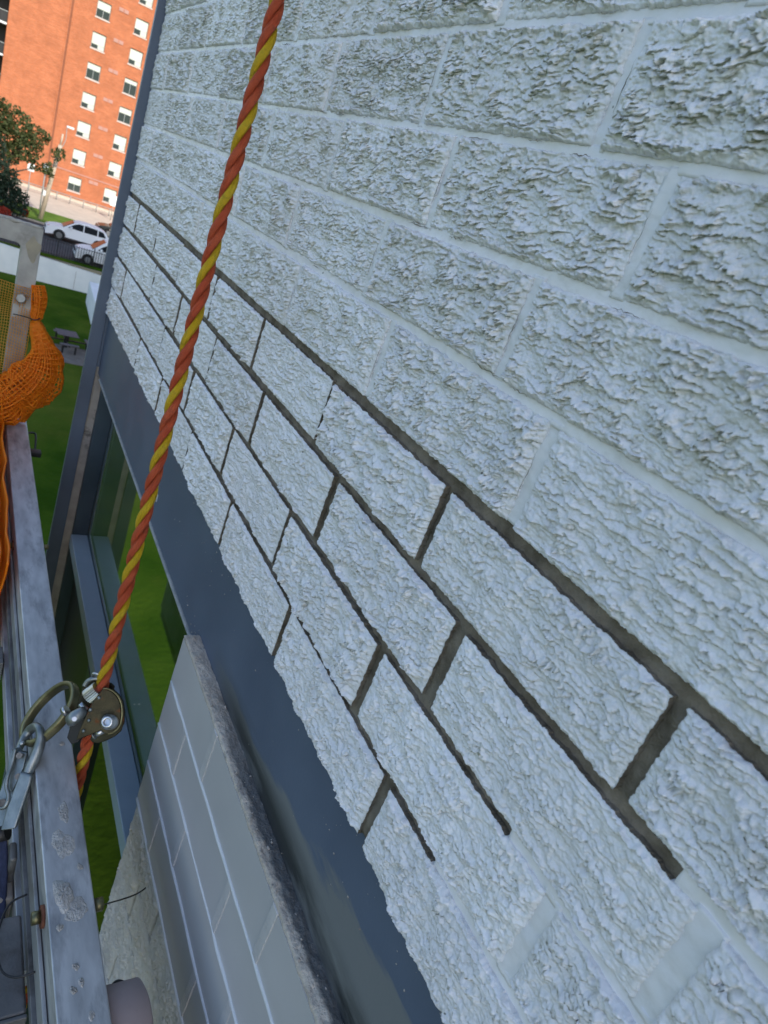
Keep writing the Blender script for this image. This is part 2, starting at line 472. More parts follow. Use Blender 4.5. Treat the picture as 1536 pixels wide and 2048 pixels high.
def relief(u, v, seed, k, near, lng=0.0, pk=1.0):
    """torn, ledged face of a split brick; u along, v up (metres), height in metres"""
    ox, oy = (seed * 1.37) % 50, (seed * 2.11) % 50
    k1 = (seed * 0.317) % 1; k2 = (seed * 0.713) % 1
    per = 0.0054 * pk * (0.9 + 0.35 * k1)
    w = fbm(u * (30 - 13 * lng + 10 * k2) + ox, v * 58 + oy, 1, 4, .6)
    w2 = fbm(u * 120 + ox, v * 150 + oy, 5, 3, .65)
    w3 = fbm(u * 420 + oy, v * 300 + ox, 7, 2, .6)
    ph = v / per + (1.35 - .30 * lng) * w + (0.46 - .20 * lng + .2 * k2) * w2 + 0.13 * w3
    s = ph - np.floor(ph)
    rise = np.clip(s / 0.12, 0, 1)
    saw = rise * np.clip(1 - s, 0, 1) ** 0.9
    big = fbm(u * 34 + oy, v * 70 + ox, 9, 3, .6)
    amp = np.clip(0.70 + 0.85 * big, 0.10, 1.4)
    ledge_ = np.clip(fbm(u * 30 + ox, v * 95 + oy, 41, 3, .55), -.6, .6) * 0.0014
    crumb = np.abs(fbm(u * 230 + ox, v * 290 + oy, 13, 2)) * 0.0010 + fbm(u * 520 + oy, v * 600 + ox, 17, 2, .6) * 0.00045
    pit = -np.clip(fbm(u * 150 + oy, v * 210 + ox, 31, 2) - 0.55, 0, 1) * 0.0040
    hs = saw * amp * (0.0035 + .0008 * k1 + .0004 * lng) * pk ** .6
    return hs + ledge_ + crumb + pit, hs

def make_brick(parent, name, x0, x1, z0, z1, seed, raked, mats, amp=1.0, y0=0.0, res=None, lng=0.0, pk=1.0):
    """raked: dict side->bool array function for top/bottom/left/right"""
    L = x1 - x0; H = z1 - z0
    xm = 0.5 * (x0 + x1) / P
    if res is None:
        if xm < 6: rx, rz = 0.00080, 0.00055
        elif xm < 11: rx, rz = 0.0010, 0.00065
        elif xm < 16: rx, rz = 0.0016, 0.0009
        else: rx, rz = 0.0024, 0.0010
    else: rx, rz = res
    nx = max(6, int(L / rx)); nz = max(4, int(H / rz))
    u = np.linspace(0, L, nx + 1); v = np.linspace(0, H, nz + 1)
    U, V = np.meshgrid(u, v, indexing='ij')
    h, hs = relief(U, V, seed, 0, xm, lng, pk); h = h * amp; hs = hs * amp
    side = np.clip((np.minimum(U, L - U) - .0008) / .007, 0, 1); side = .35 + .65 * side
    h = h * side; hs = hs * side
    # ragged border in the plane of the wall
    e = 0.0009
    du = fbm(V * 210 + seed, U * 0 + seed * .7, 3, 3, .6) * e
    wl = np.clip(1 - U / 0.006, 0, 1); wr = np.clip(1 - (L - U) / 0.006, 0, 1)
    duL = fbm(V * 150 + seed, U * 90, 3, 3, .7) * e; duR = fbm(V * 150 - seed, U * 90, 4, 3, .7) * e
    dvB = fbm(U * 130 + seed, V * 90, 6, 4, .7) * e; dvT = fbm(U * 130 - seed, V * 90, 7, 4, .7) * e
    wb = np.clip(1 - V / 0.006, 0, 1); wt = np.clip(1 - (H - V) / 0.006, 0, 1)
    U2 = U + duL * wl + duR * wr
    V2 = V + dvB * wb + dvT * wt - (.58 + .1 * lng) * hs * np.clip((np.minimum(V, H - V) - .0025) / .007, 0, 1)
    # edge rounding
    d = np.minimum(np.minimum(U, L - U), np.minimum(V, H - V))
    rr = 0.0018
    q = np.clip(1 - d / rr, 0, 1)
    Y = y0 + h * (1 - 0.6 * q) - 0.0010 * q ** 2
    n1, n2 = nx + 1, nz + 1
    co = np.stack([x0 + U2, Y, z0 + V2], -1).reshape(-1, 3)
    idx = np.arange(n1 * n2).reshape(n1, n2)
    quads = [np.stack([idx[:-1, :-1], idx[:-1, 1:], idx[1:, 1:], idx[1:, :-1]], -1).reshape(-1, 4)]
    midx = [np.zeros(len(quads[0]), int)]
    # skirts, two rings: a lip of paint, then raw brick side
    cos = [co]; base = len(co)
    def skirt(line, isr):
        nonlocal base
        p = co[line]; n = len(line)
        a = p.copy(); a[:, 1] = y0 - np.where(isr, 0.0003, 0.006)
        b = p.copy(); b[:, 1] = y0 - 0.017
        cos.append(a); cos.append(b)
        ia = base + np.arange(n); ib = ia + n
        base += 2 * n
        quads.append(np.stack([line[:-1], line[1:], ia[1:], ia[:-1]], -1)); midx.append(np.zeros(n - 1, int))
        quads.append(np.stack([ia[:-1], ia[1:], ib[1:], ib[:-1]], -1)); midx.append(np.where(isr[1:], 1, 0))
    skirt(idx[:, 0][::1], raked['b'](co[idx[:, 0], 0] / P))
    skirt(idx[:, -1][::-1], raked['t'](co[idx[::-1, -1], 0] / P))
    skirt(idx[0, :][::-1], np.full(n2, raked['l']))
    skirt(idx[-1, :], np.full(n2, raked['r']))
    me = np_mesh(name, np.concatenate(cos), np.concatenate(quads), mats, np.concatenate(midx))
    nf = len(quads[0]); sm = np.zeros(len(me.polygons), bool); sm[:nf] = True
    me.polygons.foreach_set('use_smooth', sm)
    return link(name, me, mats, parent)

wall = thing('brick_wall', 'white painted rough brick wall with dark raked out mortar joints', 'wall')
no = lambda x: np.zeros_like(x, dtype=bool)
HT = 0.0080
def head_positions(r): return XJ_A if r % 2 == 0 else XJ_B
def htk(r, x):
    w = HT
    if r >= 1: w = 0.0085
    if r == 4 and x < 5 or r == 2 and x < 5: w = 0.0122
    return w + 0.0012 * math.sin(r * 5.1 + x * 2.3)
seed = 3
for r in rows:
    xs = [X_NEAR] + [x for x in head_positions(r) if x > X_NEAR + .5] + [X_END]
    zt = JZ[r] * P - JT[r] / 2
    zb = JZ[r + 1] * P + (JT[r + 1] / 2 if r < 4 else 0.0)
    for i in range(len(xs) - 1):
        seed += 1
        a = xs[i] * P + (htk(r, xs[i]) / 2 if i > 0 else 0)
        b = xs[i + 1] * P - (htk(r, xs[i + 1]) / 2 if i < len(xs) - 2 else 0)
        jz = 0.0007 * math.sin(seed * 1.7)
        far_left = xs[i]
        rk = {'t': (lambda k: (lambda x: bed_raked(k, x)))(r), 'b': (lambda k: (lambda x: bed_raked(k, x)))(r + 1),
              'l': r in raked_head_from and xs[i] > raked_head_from[r], 'r': r in raked_head_from and xs[i + 1] > raked_head_from[r] and i < len(xs) - 2}
        res = (0.004, 0.003) if (xs[i + 1] < -0.9 or r <= -6 or (r <= -4 and xs[i + 1] < 5) or (r >= 3 and xs[i + 1] < 1.2)) else None
        make_brick(wall, 'brick', a, b, zb + jz, zt + jz, seed, rk, [M_white, M_mortar], amp=1.0 + 0.25 * math.sin(seed * 2.9), y0=0.0008 * math.sin(seed * 4.3), res=res, lng=1.0 if (r >= 1 or xs[i] < 1.5) else (.7 if r == 0 else 0.5), pk=1.45 if (r <= 0 and xs[i] < 3.0) else (1.12 if r <= 0 else 1.0))

# backing of raw mortar deep in the joints
def grid_strip(parent, name, x0, x1, z0, z1, y, m, res=0.003, amp=0.0008, fr=140, seed=0, edge=0.0, ret=0.004):
    nx = max(2, int((x1 - x0) / res)); nz = max(2, int((z1 - z0) / res))
    u = np.linspace(x0, x1, nx + 1); v = np.linspace(z0, z1, nz + 1)
    U, V = np.meshgrid(u, v, indexing='ij')
    Y = y + fbm(U * fr + seed, V * fr + seed, 2, 3, .6) * amp + fbm(U * 30 + seed, V * 30, 8, 2) * amp
    co = np.stack([U, Y, V], -1).reshape(-1, 3)
    idx = np.arange((nx + 1) * (nz + 1)).reshape(nx + 1, nz + 1)
    q = np.stack([idx[:-1, :-1], idx[:-1, 1:], idx[1:, 1:], idx[1:, :-1]], -1).reshape(-1, 4)
    cos = [co]; qs = [q]; base = len(co)
    for line in (idx[:, 0], idx[::-1, -1], idx[::-1, 0] * 0 + idx[0, 0], idx[0, ::-1], idx[-1, :]):
        p = co[line].copy(); p[:, 1] = y - 0.012
        ia = base + np.arange(len(line)); base += len(line)
        cos.append(p); qs.append(np.stack([line[:-1], line[1:], ia[1:], ia[:-1]], -1))
    me = np_mesh(name, np.concatenate(cos), np.concatenate(qs), [m])
    return link(name, me, m, parent)

grid_strip(wall, 'raked_mortar', X_NEAR * P, X_END * P - 0.002, JZ[5] * P + 0.002, JZ[-6] * P, -0.0042, M_mortar, res=0.0025, amp=0.0010, fr=160)
# painted joints
PJY = -0.0014
for k in range(-5, 5):
    z = JZ[k] * P; t = JT[k] / 2 + 0.0018
    xe = X_END if k not in raked_bed_from else raked_bed_from[k]
    if xe <= X_NEAR: continue
    grid_strip(wall, 'painted_joint', X_NEAR * P, xe * P - 0.001, z - t, z + t, PJY, M_white_joint, res=0.0018, amp=0.0007, fr=90, seed=k * 3.1)
for r in rows:
    for x in head_positions(r):
        if x < X_NEAR + .5: continue
        if r in raked_head_from and x > raked_head_from[r]: continue
        t = htk(r, x) / 2 + 0.0018
        zt = JZ[r] * P - JT[r] / 2 + 0.002; zb = JZ[r + 1] * P + (JT[r + 1] / 2 - 0.002 if r < 4 else 0.0)
        if r in raked_bed_from and x > raked_bed_from[r]: zt -= 0.003
        if (r + 1) in raked_bed_from and x > raked_bed_from[r + 1]: zb += 0.003
        grid_strip(wall, 'painted_joint', x * P - t, x * P + t, zb, zt, PJY + 0.0003, M_white_joint, res=0.0018, amp=0.0007, fr=90, seed=r * 3.1 + x)

# ------------------------------------------------------------------ fine cracks in the joint paint
def crack(parent, x0, z0, x1, z1, w, y, sd):
    n = 14
    rnd = random.Random(sd)
    bm = bmesh.new(); L = []; Rr = []
    d = Vector((x1 - x0, 0, z1 - z0)); nn = Vector((-d.z, 0, d.x)).normalized()
    for i in range(n + 1):
        t = i / n
        c = Vector((x0, y, z0)) + d * t + nn * rnd.uniform(-.0007, .0007)
        ww = w * math.sin(math.pi * min(max(t, .04), .96)) * rnd.uniform(.4, 1.2)
        L.append(bm.verts.new(c + nn * ww)); Rr.append(bm.verts.new(c - nn * ww))
    for i in range(n): bm.faces.new((L[i], L[i + 1], Rr[i + 1], Rr[i]))
    return bm_link('paint_crack', bm, M_mortar, parent)
rc = random.Random(5)
for k in (-3, -2, -1, 0):
    for i in range(7):
        x = rc.uniform(3, 16) * P; dz = JT[k] / 2 * rc.choice((-1, 1, 1)) * .8
        l_ = rc.uniform(.008, .04)
        crack(wall, x, JZ[k] * P + dz, x + l_, JZ[k] * P + dz * rc.uniform(.5, 1.1), rc.uniform(.0002, .00055), PJY + 0.0017, i + k * 31)
for r in (-3, -2, -1, 0):
    for x in head_positions(r):
        if x < 1.5 or x > 14: continue
        s_ = rc.choice((-1, 1)) * htk(r, x) * .42
        crack(wall, x * P + s_, (JZ[r + 1] + .25) * P, x * P + s_ * .9, (JZ[r] - .3) * P, rc.uniform(.0002, .00045), PJY + 0.0019, r * 7 + int(x * 10))

# ------------------------------------------------------------------ unseen tower body behind the wall, its bulk shaped to cast shade
tower = thing('tower_block', 'unseen tall block behind the white brick wall, shaped for its shade', 'building', (0, 0, G))
def tb(x0, x1, y0, y1, z0, z1, name='wall'):
    return box(name, x0, x1, y0, y1, z0 - G, z1 - G, M_conc, tower)
TOP = 35.0
tb(X_NEAR * P, 1.69, -45, -0.020, JZ[-6] * P + .004, TOP, 'upper_wall')
tb(X_NEAR * P, 1.69, -45, -0.022, -0.30, JZ[-6] * P, 'wall')
tb(-2.5, X_NEAR * P - .004, -45, -0.018, G, TOP, 'side_wall')  # stops short so sun reaches the lawn mirrored in the window
tb(X_NEAR * P, 0.66, -45, -0.024, G, -0.304, 'lower_wall')
tb(0.664, 1.69, -45, -0.62, G, -0.304, 'room_wall')
tb(0.664, 1.69, -0.616, -0.024, G, -3.45, 'lower_wall')

# ------------------------------------------------------------------ lintel band, corner trim
lin = thing('steel_lintel', 'blue grey painted steel band running under the white bricks', 'lintel')
ZB = -0.482
def slab_noise(name, x0, x1, z0, z1, y0, y1, m, parent, n=80):
    return box(name, x0, x1, y0, y1, z0, z1, m, parent, bevel=0.0015)
def band_mat():
    m = M_steel_blue.copy(); m.name = 'band_paint_with_stain'
    nt = m.node_tree; n = nt.nodes; l = nt.links
    b = n['Principled BSDF']
    src = b.inputs['Base Color'].links[0].from_socket
    tc = n.new('ShaderNodeTexCoord'); sp = n.new('ShaderNodeSeparateXYZ'); l.new(tc.outputs['Object'], sp.inputs[0])
    mp = n.new('ShaderNodeMapping'); mp.inputs['Scale'].default_value = (6, 1, 30); l.new(tc.outputs['Object'], mp.inputs[0])
    nz = n.new('ShaderNodeTexNoise'); nz.inputs['Scale'].default_value = 1.0; nz.inputs['Detail'].default_value = 7; nz.inputs['Roughness'].default_value = .6
    l.new(mp.outputs[0], nz.inputs['Vector'])
    # grey overpaint smear near the lower edge, only on the near part of the band
    def mth(op, a=None, b_=None, va=0, vb=0):
        q = n.new('ShaderNodeMath'); q.operation = op
        if a is not None: l.new(a, q.inputs[0])
        else: q.inputs[0].default_value = va
        if b_ is not None: l.new(b_, q.inputs[1])
        else: q.inputs[1].default_value = vb
        return q.outputs[0]
    zlim = mth('MULTIPLY_ADD', sp.outputs['X'], None, 0, -0.10)      # boundary rises towards the camera
    n.active = None
    q = n.new('ShaderNodeMath'); q.operation = 'MULTIPLY_ADD'; l.new(sp.outputs['X'], q.inputs[0]); q.inputs[1].default_value = -0.16; q.inputs[2].default_value = -0.352
    q2 = n.new('ShaderNodeMath'); q2.operation = 'MULTIPLY_ADD'; l.new(nz.outputs[0], q2.inputs[0]); q2.inputs[1].default_value = 0.09; l.new(q.outputs[0], q2.inputs[2])
    dlt = mth('SUBTRACT', q2.outputs[0], sp.outputs['Z'])
    f1 = n.new('ShaderNodeMapRange'); f1.inputs[1].default_value = 0.044; f1.inputs[2].default_value = 0.052
    l.new(dlt, f1.inputs[0])
    f2 = n.new('ShaderNodeMapRange'); f2.inputs[1].default_value = 0.62; f2.inputs[2].default_value = 0.50
    l.new(sp.outputs['X'], f2.inputs[0])
    f3 = mth('MULTIPLY', f1.outputs[0], f2.outputs[0])
    mx = n.new('ShaderNodeMix'); mx.data_type = 'RGBA'; l.new(f3, mx.inputs[0]); l.new(src, mx.inputs[6]); mx.inputs[7].default_value = (0.15, 0.162, 0.168, 1)
    # black grime line just above the ledge
    g1 = n.new('ShaderNodeMapRange'); g1.inputs[1].default_value = -0.420; g1.inputs[2].default_value = -0.446
    l.new(sp.outputs['Z'], g1.inputs[0])
    g2 = mth('MULTIPLY', g1.outputs[0], f2.outputs[0])
    g3 = n.new('ShaderNodeMapRange'); g3.inputs[1].default_value = 0.34; g3.inputs[2].default_value = 0.52; l.new(nz.outputs[0], g3.inputs[0])
    g4 = mth('MULTIPLY', g2, g3.outputs[0])
    mx2 = n.new('ShaderNodeMix'); mx2.data_type = 'RGBA'; l.new(g4, mx2.inputs[0]); l.new(mx.outputs[2], mx2.inputs[6]); mx2.inputs[7].default_value = (0.03, 0.034, 0.036, 1)
    l.new(mx2.outputs[2], b.inputs['Base Color'])
    return m
M_band = band_mat()
slab_noise('plate', X_NEAR * P, 1.697, ZB, -0.3345, -0.022, -0.008, M_band, lin)
box('seal_bead', 0.66, 1.66, -0.0135, -0.0055, ZB - 0.006, ZB - 0.0005, noisy('pale_sealant', (0.20, 0.22, 0.23), (0.30, 0.31, 0.31), 60, 0.7, bump=.5), lin, bevel=0.002)
trim = thing('corner_trim', 'blue grey metal fin standing proud at the far end of the brick wall', 'trim')
prism('fin', [Vector((0, -.003, -3.9)), Vector((0, .0290, -3.9)), Vector((0, .0285, -1.0)), Vector((0, .0235, JZ[5] * P)), Vector((0, .0145, .45)), Vector((0, .0145, 3.0)), Vector((0, -.003, 3.0))], (1.6975, 0, 0), (1.712, 0, 0), M_steel_blue, trim, bevel=0.0008)
box('fin_flange', 1.698, 1.712, -0.03, -0.0032, JZ[5] * P, 3.0, M_steel_blue, trim)
box('concrete_jamb', 1.704, 1.716, -0.024, -0.0035, -3.9, ZB + 0.015, M_conc, trim)
box('band_return', 1.698, 1.712, -0.03, -0.0035, ZB + 0.0155, JZ[5] * P - 0.001, M_steel_blue, trim)

# ------------------------------------------------------------------ window below the band
win = thing('window', 'recessed window with blue grey frame reflecting the sunny lawn', 'window', (0, 0, 0))
box('jamb', 1.690, 1.703, -0.060, -0.022, -3.4, ZB + .012, M_frame, win, bevel=0.002)
box('jamb_stop', 1.682, 1.697, -0.0655, -0.0605, -3.4, ZB + .012, M_frame_teal, win, bevel=0.002)
box('head_rail', 0.66, 1.69, -0.104, -0.030, ZB - 0.001, ZB + 0.03, M_frame_teal, win)
rail_z = -0.925
box('transom', 0.60, 1.6895, -0.060, -0.019, rail_z - 0.034, rail_z, M_frame_light, win, bevel=0.002)
box('transom_bead', 0.60, 1.6815, -0.0655, -0.0605, rail_z - 0.034, rail_z + 0.006, M_frame_teal, win, bevel=0.002)
box('lower_bead', 0.60, 1.6895, -0.0385, -0.024, rail_z - 0.048, rail_z - 0.0345, M_frame, win, bevel=0.001)
box('mullion', 1.190, 1.225, -0.060, -0.022, -3.4, rail_z - 0.0485, M_frame, win, bevel=0.002)
box('pane', 0.60, 1.685, -0.0720, -0.0660, rail_z - 0.02, ZB + 0.01, M_glass, win)
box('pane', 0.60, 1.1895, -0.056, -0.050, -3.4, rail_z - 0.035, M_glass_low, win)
box('spandrel_panel', 1.2255, 1.6895, -0.056, -0.050, -3.4, rail_z - 0.035, noisy('dark_spandrel', (0.016, 0.018, 0.024), (0.026, 0.028, 0.034), 14, .4, bump=.1, stretch=(5, 1, 1)), win)
box('blind', 0.60, 1.689, -0.60, -0.59, -3.43, -0.45, M_room, win)  # near-black back panel, coloured as the unlit room behind the glass
box('screw', 1.045, 1.049, -0.045, -0.041, rail_z, rail_z + .0012, M_white, win)
box('screw', 1.046, 1.049, -0.053, -0.050, rail_z, rail_z + .0012, M_white, win)

# ------------------------------------------------------------------ grey brick pier right of the window
pier = thing('brick_pier', 'grey painted brick pier with thin pale joints below the steel band', 'pier')
PZ = [-0.4605, -0.531, -0.6015, -0.668, -0.738, -0.806, -0.876, -0.946, -1.016, -1.086, -1.156]
PX0 = 0.670
PFY = 0.012
def smooth_brick(x0, x1, z0, z1, sd):
    nx = max(4, int((x1 - x0) / .006)); nz = 12
    u = np.linspace(x0, x1, nx + 1); v = np.linspace(z0, z1, nz + 1)
    U, V = np.meshgrid(u, v, indexing='ij')
    Y = PFY + fbm(U * 11 + sd, V * 14, 3, 2) * 0.0006
    V2 = V
    co = np.stack([U, Y, V2], -1).reshape(-1, 3)
    idx = np.arange((nx + 1) * (nz + 1)).reshape(nx + 1, nz + 1)
    qs = [np.stack([idx[:-1, :-1], idx[:-1, 1:], idx[1:, 1:], idx[1:, :-1]], -1).reshape(-1, 4)]
    cos = [co]; base = len(co)
    for line in (idx[:, 0], idx[::-1, -1], idx[0, ::-1], idx[-1, :]):
        p = co[line].copy(); p[:, 1] = -0.02
        ia = base + np.arange(len(line)); base += len(line)
        cos.append(p); qs.append(np.stack([line[:-1], line[1:], ia[1:], ia[:-1]], -1))
    me = np_mesh('brick', np.concatenate(cos), np.concatenate(qs), [M_pier], smooth=False)
    return link('brick', me, M_pier, pier)
heads = [[0.51, 0.31, 0.11, -.09, -.29], [0.585, 0.385, 0.185, -.015, -.215], [0.51, 0.315, 0.11, -.09, -.29], [0.585, 0.385, 0.185, -.015, -.215]]
sd = 0
JB = 0.0017
for i in range(4):
    xs = [PX0] + heads[i] + [X_NEAR * P]
    for j in range(len(xs) - 1):
        sd += 3.7
        smooth_brick(xs[j + 1] + JB, xs[j] - (JB if j else 0), PZ[i + 1] + JB, PZ[i] - (JB if i else 0.0035), sd)
rfun = {'t': no, 'b': no, 'l': False, 'r': False}
for i in range(4, 10):
    xs = [PX0 - 0.001 * (i % 3)] + [h for h in heads[i % 4]] + [X_NEAR * P]
    for j in range(len(xs) - 1):
        seed += 1
        make_brick(pier, 'rough_brick', xs[j + 1] + JB * 2, xs[j] - (JB * 2 if j else 0), PZ[i + 1] + JB * 1.5, PZ[i] - JB * 1.5, seed, rfun, [M_pier_rough, M_pier_rough],
                   amp=0.95, lng=1.0, y0=PFY - 0.003, res=(0.0012, 0.0008) if xs[j] > 0.2 else (.006, .004))
# pale ridges of joint paint
bm = bmesh.new()
rj = random.Random(3)
for i in range(1, 5):
    n = 46
    xs = [PX0 - 0.002 + (X_NEAR * P - PX0) * k / n for k in range(n + 1)]
    pts = [(x, PFY - 0.0004 + rj.uniform(0, .0003), PZ[i] + rj.uniform(-.0006, .0006)) for x in xs]
    add_tube(bm, pts, [0.0023 + rj.uniform(-.0005, .0006) for _ in pts], 6)
bm_link('joint_ridge', bm, M_pier_ridge, pier)
M_smear = noisy('smeared_joint_paint', (0.44, 0.435, 0.44), (0.50, 0.49, 0.49), 60, 0.42, bump=.8, bscale=260, bdist=.001)
for i in range(4):
    for x in heads[i]:
        t = 0.0058
        box('head_joint', x - t, x + t, PFY - 0.006, PFY + 0.0012, PZ[i + 1] + 0.002, PZ[i] - 0.002, M_smear, pier, bevel=0.001)
box('core', X_NEAR * P, PX0 - 0.004, -0.02, PFY - 0.006, -2.5, PZ[0] - 0.004, M_pier_rough, pier)
# crumbly mortar ledge on top of the pier
def ledge_grime(m):
    nt = m.node_tree; n = nt.nodes; l = nt.links; b = n['Principled BSDF']
    src = b.inputs['Base Color'].links[0].from_socket
    tc = n.new('ShaderNodeTexCoord'); sp = n.new('ShaderNodeSeparateXYZ'); l.new(tc.outputs['Object'], sp.inputs[0])
    nz = n.new('ShaderNodeTexNoise'); nz.inputs['Scale'].default_value = 45; nz.inputs['Detail'].default_value = 6; l.new(tc.outputs['Object'], nz.inputs['Vector'])
    f1 = n.new('ShaderNodeMapRange'); f1.inputs[1].default_value = .58; f1.inputs[2].default_value = .44; l.new(sp.outputs['X'], f1.inputs[0])
    ad = n.new('ShaderNodeMath'); ad.operation = 'MULTIPLY_ADD'; l.new(nz.outputs[0], ad.inputs[0]); ad.inputs[1].default_value = .016; l.new(sp.outputs['Y'], ad.inputs[2])
    f2 = n.new('ShaderNodeMapRange'); f2.inputs[1].default_value = .0145; f2.inputs[2].default_value = .0105; l.new(ad.outputs[0], f2.inputs[0])
    mu = n.new('ShaderNodeMath'); mu.operation = 'MULTIPLY'; l.new(f1.outputs[0], mu.inputs[0]); l.new(f2.outputs[0], mu.inputs[1])
    mx = n.new('ShaderNodeMix'); mx.data_type = 'RGBA'; l.new(mu.outputs[0], mx.inputs[0]); l.new(src, mx.inputs[6]); mx.inputs[7].default_value = (0.12, 0.125, 0.125, 1)
    l.new(mx.outputs[2], b.inputs['Base Color'])
M_ledge_top = M_ledge.copy(); M_ledge_top.name = 'grimy_mortar_ledge'; ledge_grime(M_ledge_top)
def ledge():
    nx, ny = 360, 12
    u = np.linspace(X_NEAR * P, PX0 + 0.0005, nx + 1); v = np.linspace(0, 1, ny + 1)
    U, V = np.meshgrid(u, v, indexing='ij')
    Yb = -0.0085; Yf = PFY + 0.0002
    edge = fbm(u * 60, u * 0 + 3, 4, 4, .6) * 0.0009
    Y = Yf + (Yb - Yf) * V + edge[:, None] * (1 - V)
    lump = fbm(U * 120, V * 3 + U * 30, 6, 4, .6) * 0.0012
    Z = PZ[0] + 0.0012 + lump - 0.0015 * V * V + 0.0012 * np.sin(np.pi * V) * (0.6 + fbm(U * 14, V, 9, 2))
    Z[:, 0] = PZ[0] - 0.0005 + fbm(u * 80, u * 0, 12, 3) * .0008
    co = np.stack([U, Y, Z], -1).reshape(-1, 3)
    idx = np.arange((nx + 1) * (ny + 1)).reshape(nx + 1, ny + 1)
    q = np.stack([idx[:-1, :-1], idx[1:, :-1], idx[1:, 1:], idx[:-1, 1:]], -1).reshape(-1, 4)
    p = co[idx[:, 0]].copy(); p[:, 2] -= 0.004; p[:, 1] -= 0.0012
    ia = len(co) + np.arange(nx + 1)
    q2 = np.stack([idx[1:, 0], idx[:-1, 0], ia[:-1], ia[1:]], -1)
    me = np_mesh('mortar_ledge', np.concatenate([co, p]), np.concatenate([q, q2]), [M_ledge_top])
    link('mortar_ledge', me, M_ledge_top, pier)
ledge()

# mortar crumbs and dust lying on the ledge, and specks stuck to the band
def crumbs(name, parent, m, pts):
    bm = bmesh.new(); rr = random.Random(8)
    for (x, y, z, r_) in pts:
        g = bmesh.ops.create_icosphere(bm, subdivisions=1, radius=r_)
        sc = Vector((rr.uniform(.7, 1.5), rr.uniform(.6, 1.0), rr.uniform(.6, 1.1)))
        for v in g['verts']:
            v.co = Vector((x, y, z)) + Vector((v.co.x * sc.x, v.co.y * sc.y, v.co.z * sc.z)) * rr.uniform(.75, 1.2)
    o = bm_link(name, bm, m, parent); o['kind'] = 'stuff'
rcb = random.Random(21)
crumbs('mortar_crumbs', pier, M_conc, [(rcb.uniform(.1, PX0 - .01), rcb.uniform(-.006, .011), PZ[0] + .0018, rcb.choice((.0006, .0008, .0011, .0016))) for _ in range(70)])
crumbs('mortar_specks', lin, M_conc, [(rcb.uniform(.12, .9), -.0078, -.336 - abs(rcb.gauss(0, .045)), rcb.choice((.0003, .0004, .0006, .0009))) for _ in range(90)]
       + [(rcb.uniform(.12, .75), -.0078, ZB + .004 + abs(rcb.gauss(0, .010)), rcb.choice((.0005, .0008, .0012))) for _ in range(90)])
box('paint_drip', .985, .9868, -.0081, -.0074, -.443, -.430, M_white, lin, bevel=.0004)

# ------------------------------------------------------------------ lifeline rope
ROPE_T = at_depth(555, 0, 0.640)
ROPE_B = at_depth(203, 1372, 0.800)
rdir = (ROPE_B - ROPE_T).normalized()
rope = thing('lifeline_rope', 'twisted orange and yellow rope hanging in front of the wall', 'rope')
def rope_strand(k, m, name):
    d = rdir
    u = d.orthogonal().normalized(); w = d.cross(u)
    rs = 0.0036; rc_ = 0.0043; lay = 0.066
    top = ROPE_T - d * 0.6
    L = (ROPE_B - ROPE_T).length + 0.6 + 0.055
    L2 = L + 2.2
    n = int(L2 / 0.0022); ns = 14
    # straight to the grab, then hanging plumb below the stage
    s = np.linspace(0, L2, n + 1)
    top_ = np.array(top); dd = np.array(d)
    hang = np.array([0.02, -0.004, -1.0]); hang /= np.linalg.norm(hang)
    f = np.clip((s - L) / 0.06, 0, 1); f = f * f * (3 - 2 * f)
    dirs = dd[None] * (1 - f[:, None]) + hang[None] * f[:, None]
    c = top_ + np.concatenate([[np.zeros(3)], np.cumsum(dirs[:-1] * np.diff(s)[:, None], axis=0)])
    # slow sag wobble
    c += np.array(u) * (0.0012 * np.sin(s * 5))[:, None]
    th = 2 * math.pi * s / lay * (+1) + 2 * math.pi * k / 3 + ROPE_PH
    U, W = np.array(u), np.array(w)
    off = U[None] * np.cos(th)[:, None] + W[None] * np.sin(th)[:, None]
    cc = c + off * rc_
    tang = np.gradient(cc, axis=0); tang /= np.linalg.norm(tang, axis=1, keepdims=True)
    n1 = off; n2 = np.cross(tang, n1); n2 /= np.linalg.norm(n2, axis=1, keepdims=True); n1 = np.cross(n2, tang)
    a = np.linspace(0, 2 * np.pi, ns, endpoint=False)
    tw = 0
    ring = cc[:, None] + rs * (n1[:, None] * np.cos(a + tw)[None, :, None] * 0.96 + n2[:, None] * np.sin(a + tw)[None, :, None] * 1.10)
    co = ring.reshape(-1, 3)
    idx = np.arange((n + 1) * ns).reshape(n + 1, ns)
    j = (np.arange(ns) + 1) % ns
    q = np.stack([idx[:-1], idx[:-1][:, j], idx[1:][:, j], idx[1:]], -1).reshape(-1, 4)
    me = np_mesh(name, co, q, [m])
    uvl = me.uv_layers.new(name='UVMap')
    vi = np.empty(len(me.loops), int); me.loops.foreach_get('vertex_index', vi)
    uu = (vi % ns) / ns; vv = s[vi // ns] * 30
    # fix the seam
    li = np.arange(len(vi)) % 4
    quad_u = uu.reshape(-1, 4); wrap = (quad_u.max(1) - quad_u.min(1)) > .5
    quad_u[wrap] = np.where(quad_u[wrap] < .5, quad_u[wrap] + 1, quad_u[wrap])
    uvl.data.foreach_set('uv', np.stack([quad_u.ravel() * 3.0, vv], -1).ravel().astype(np.float32))
    return link(name, me, m, rope)
ROPE_PH = 2.2
rope_strand(0, M_rope_y, 'yellow_strand')
rope_strand(1, M_rope_o, 'orange_strand')
rope_strand(2, M_rope_o, 'orange_strand')


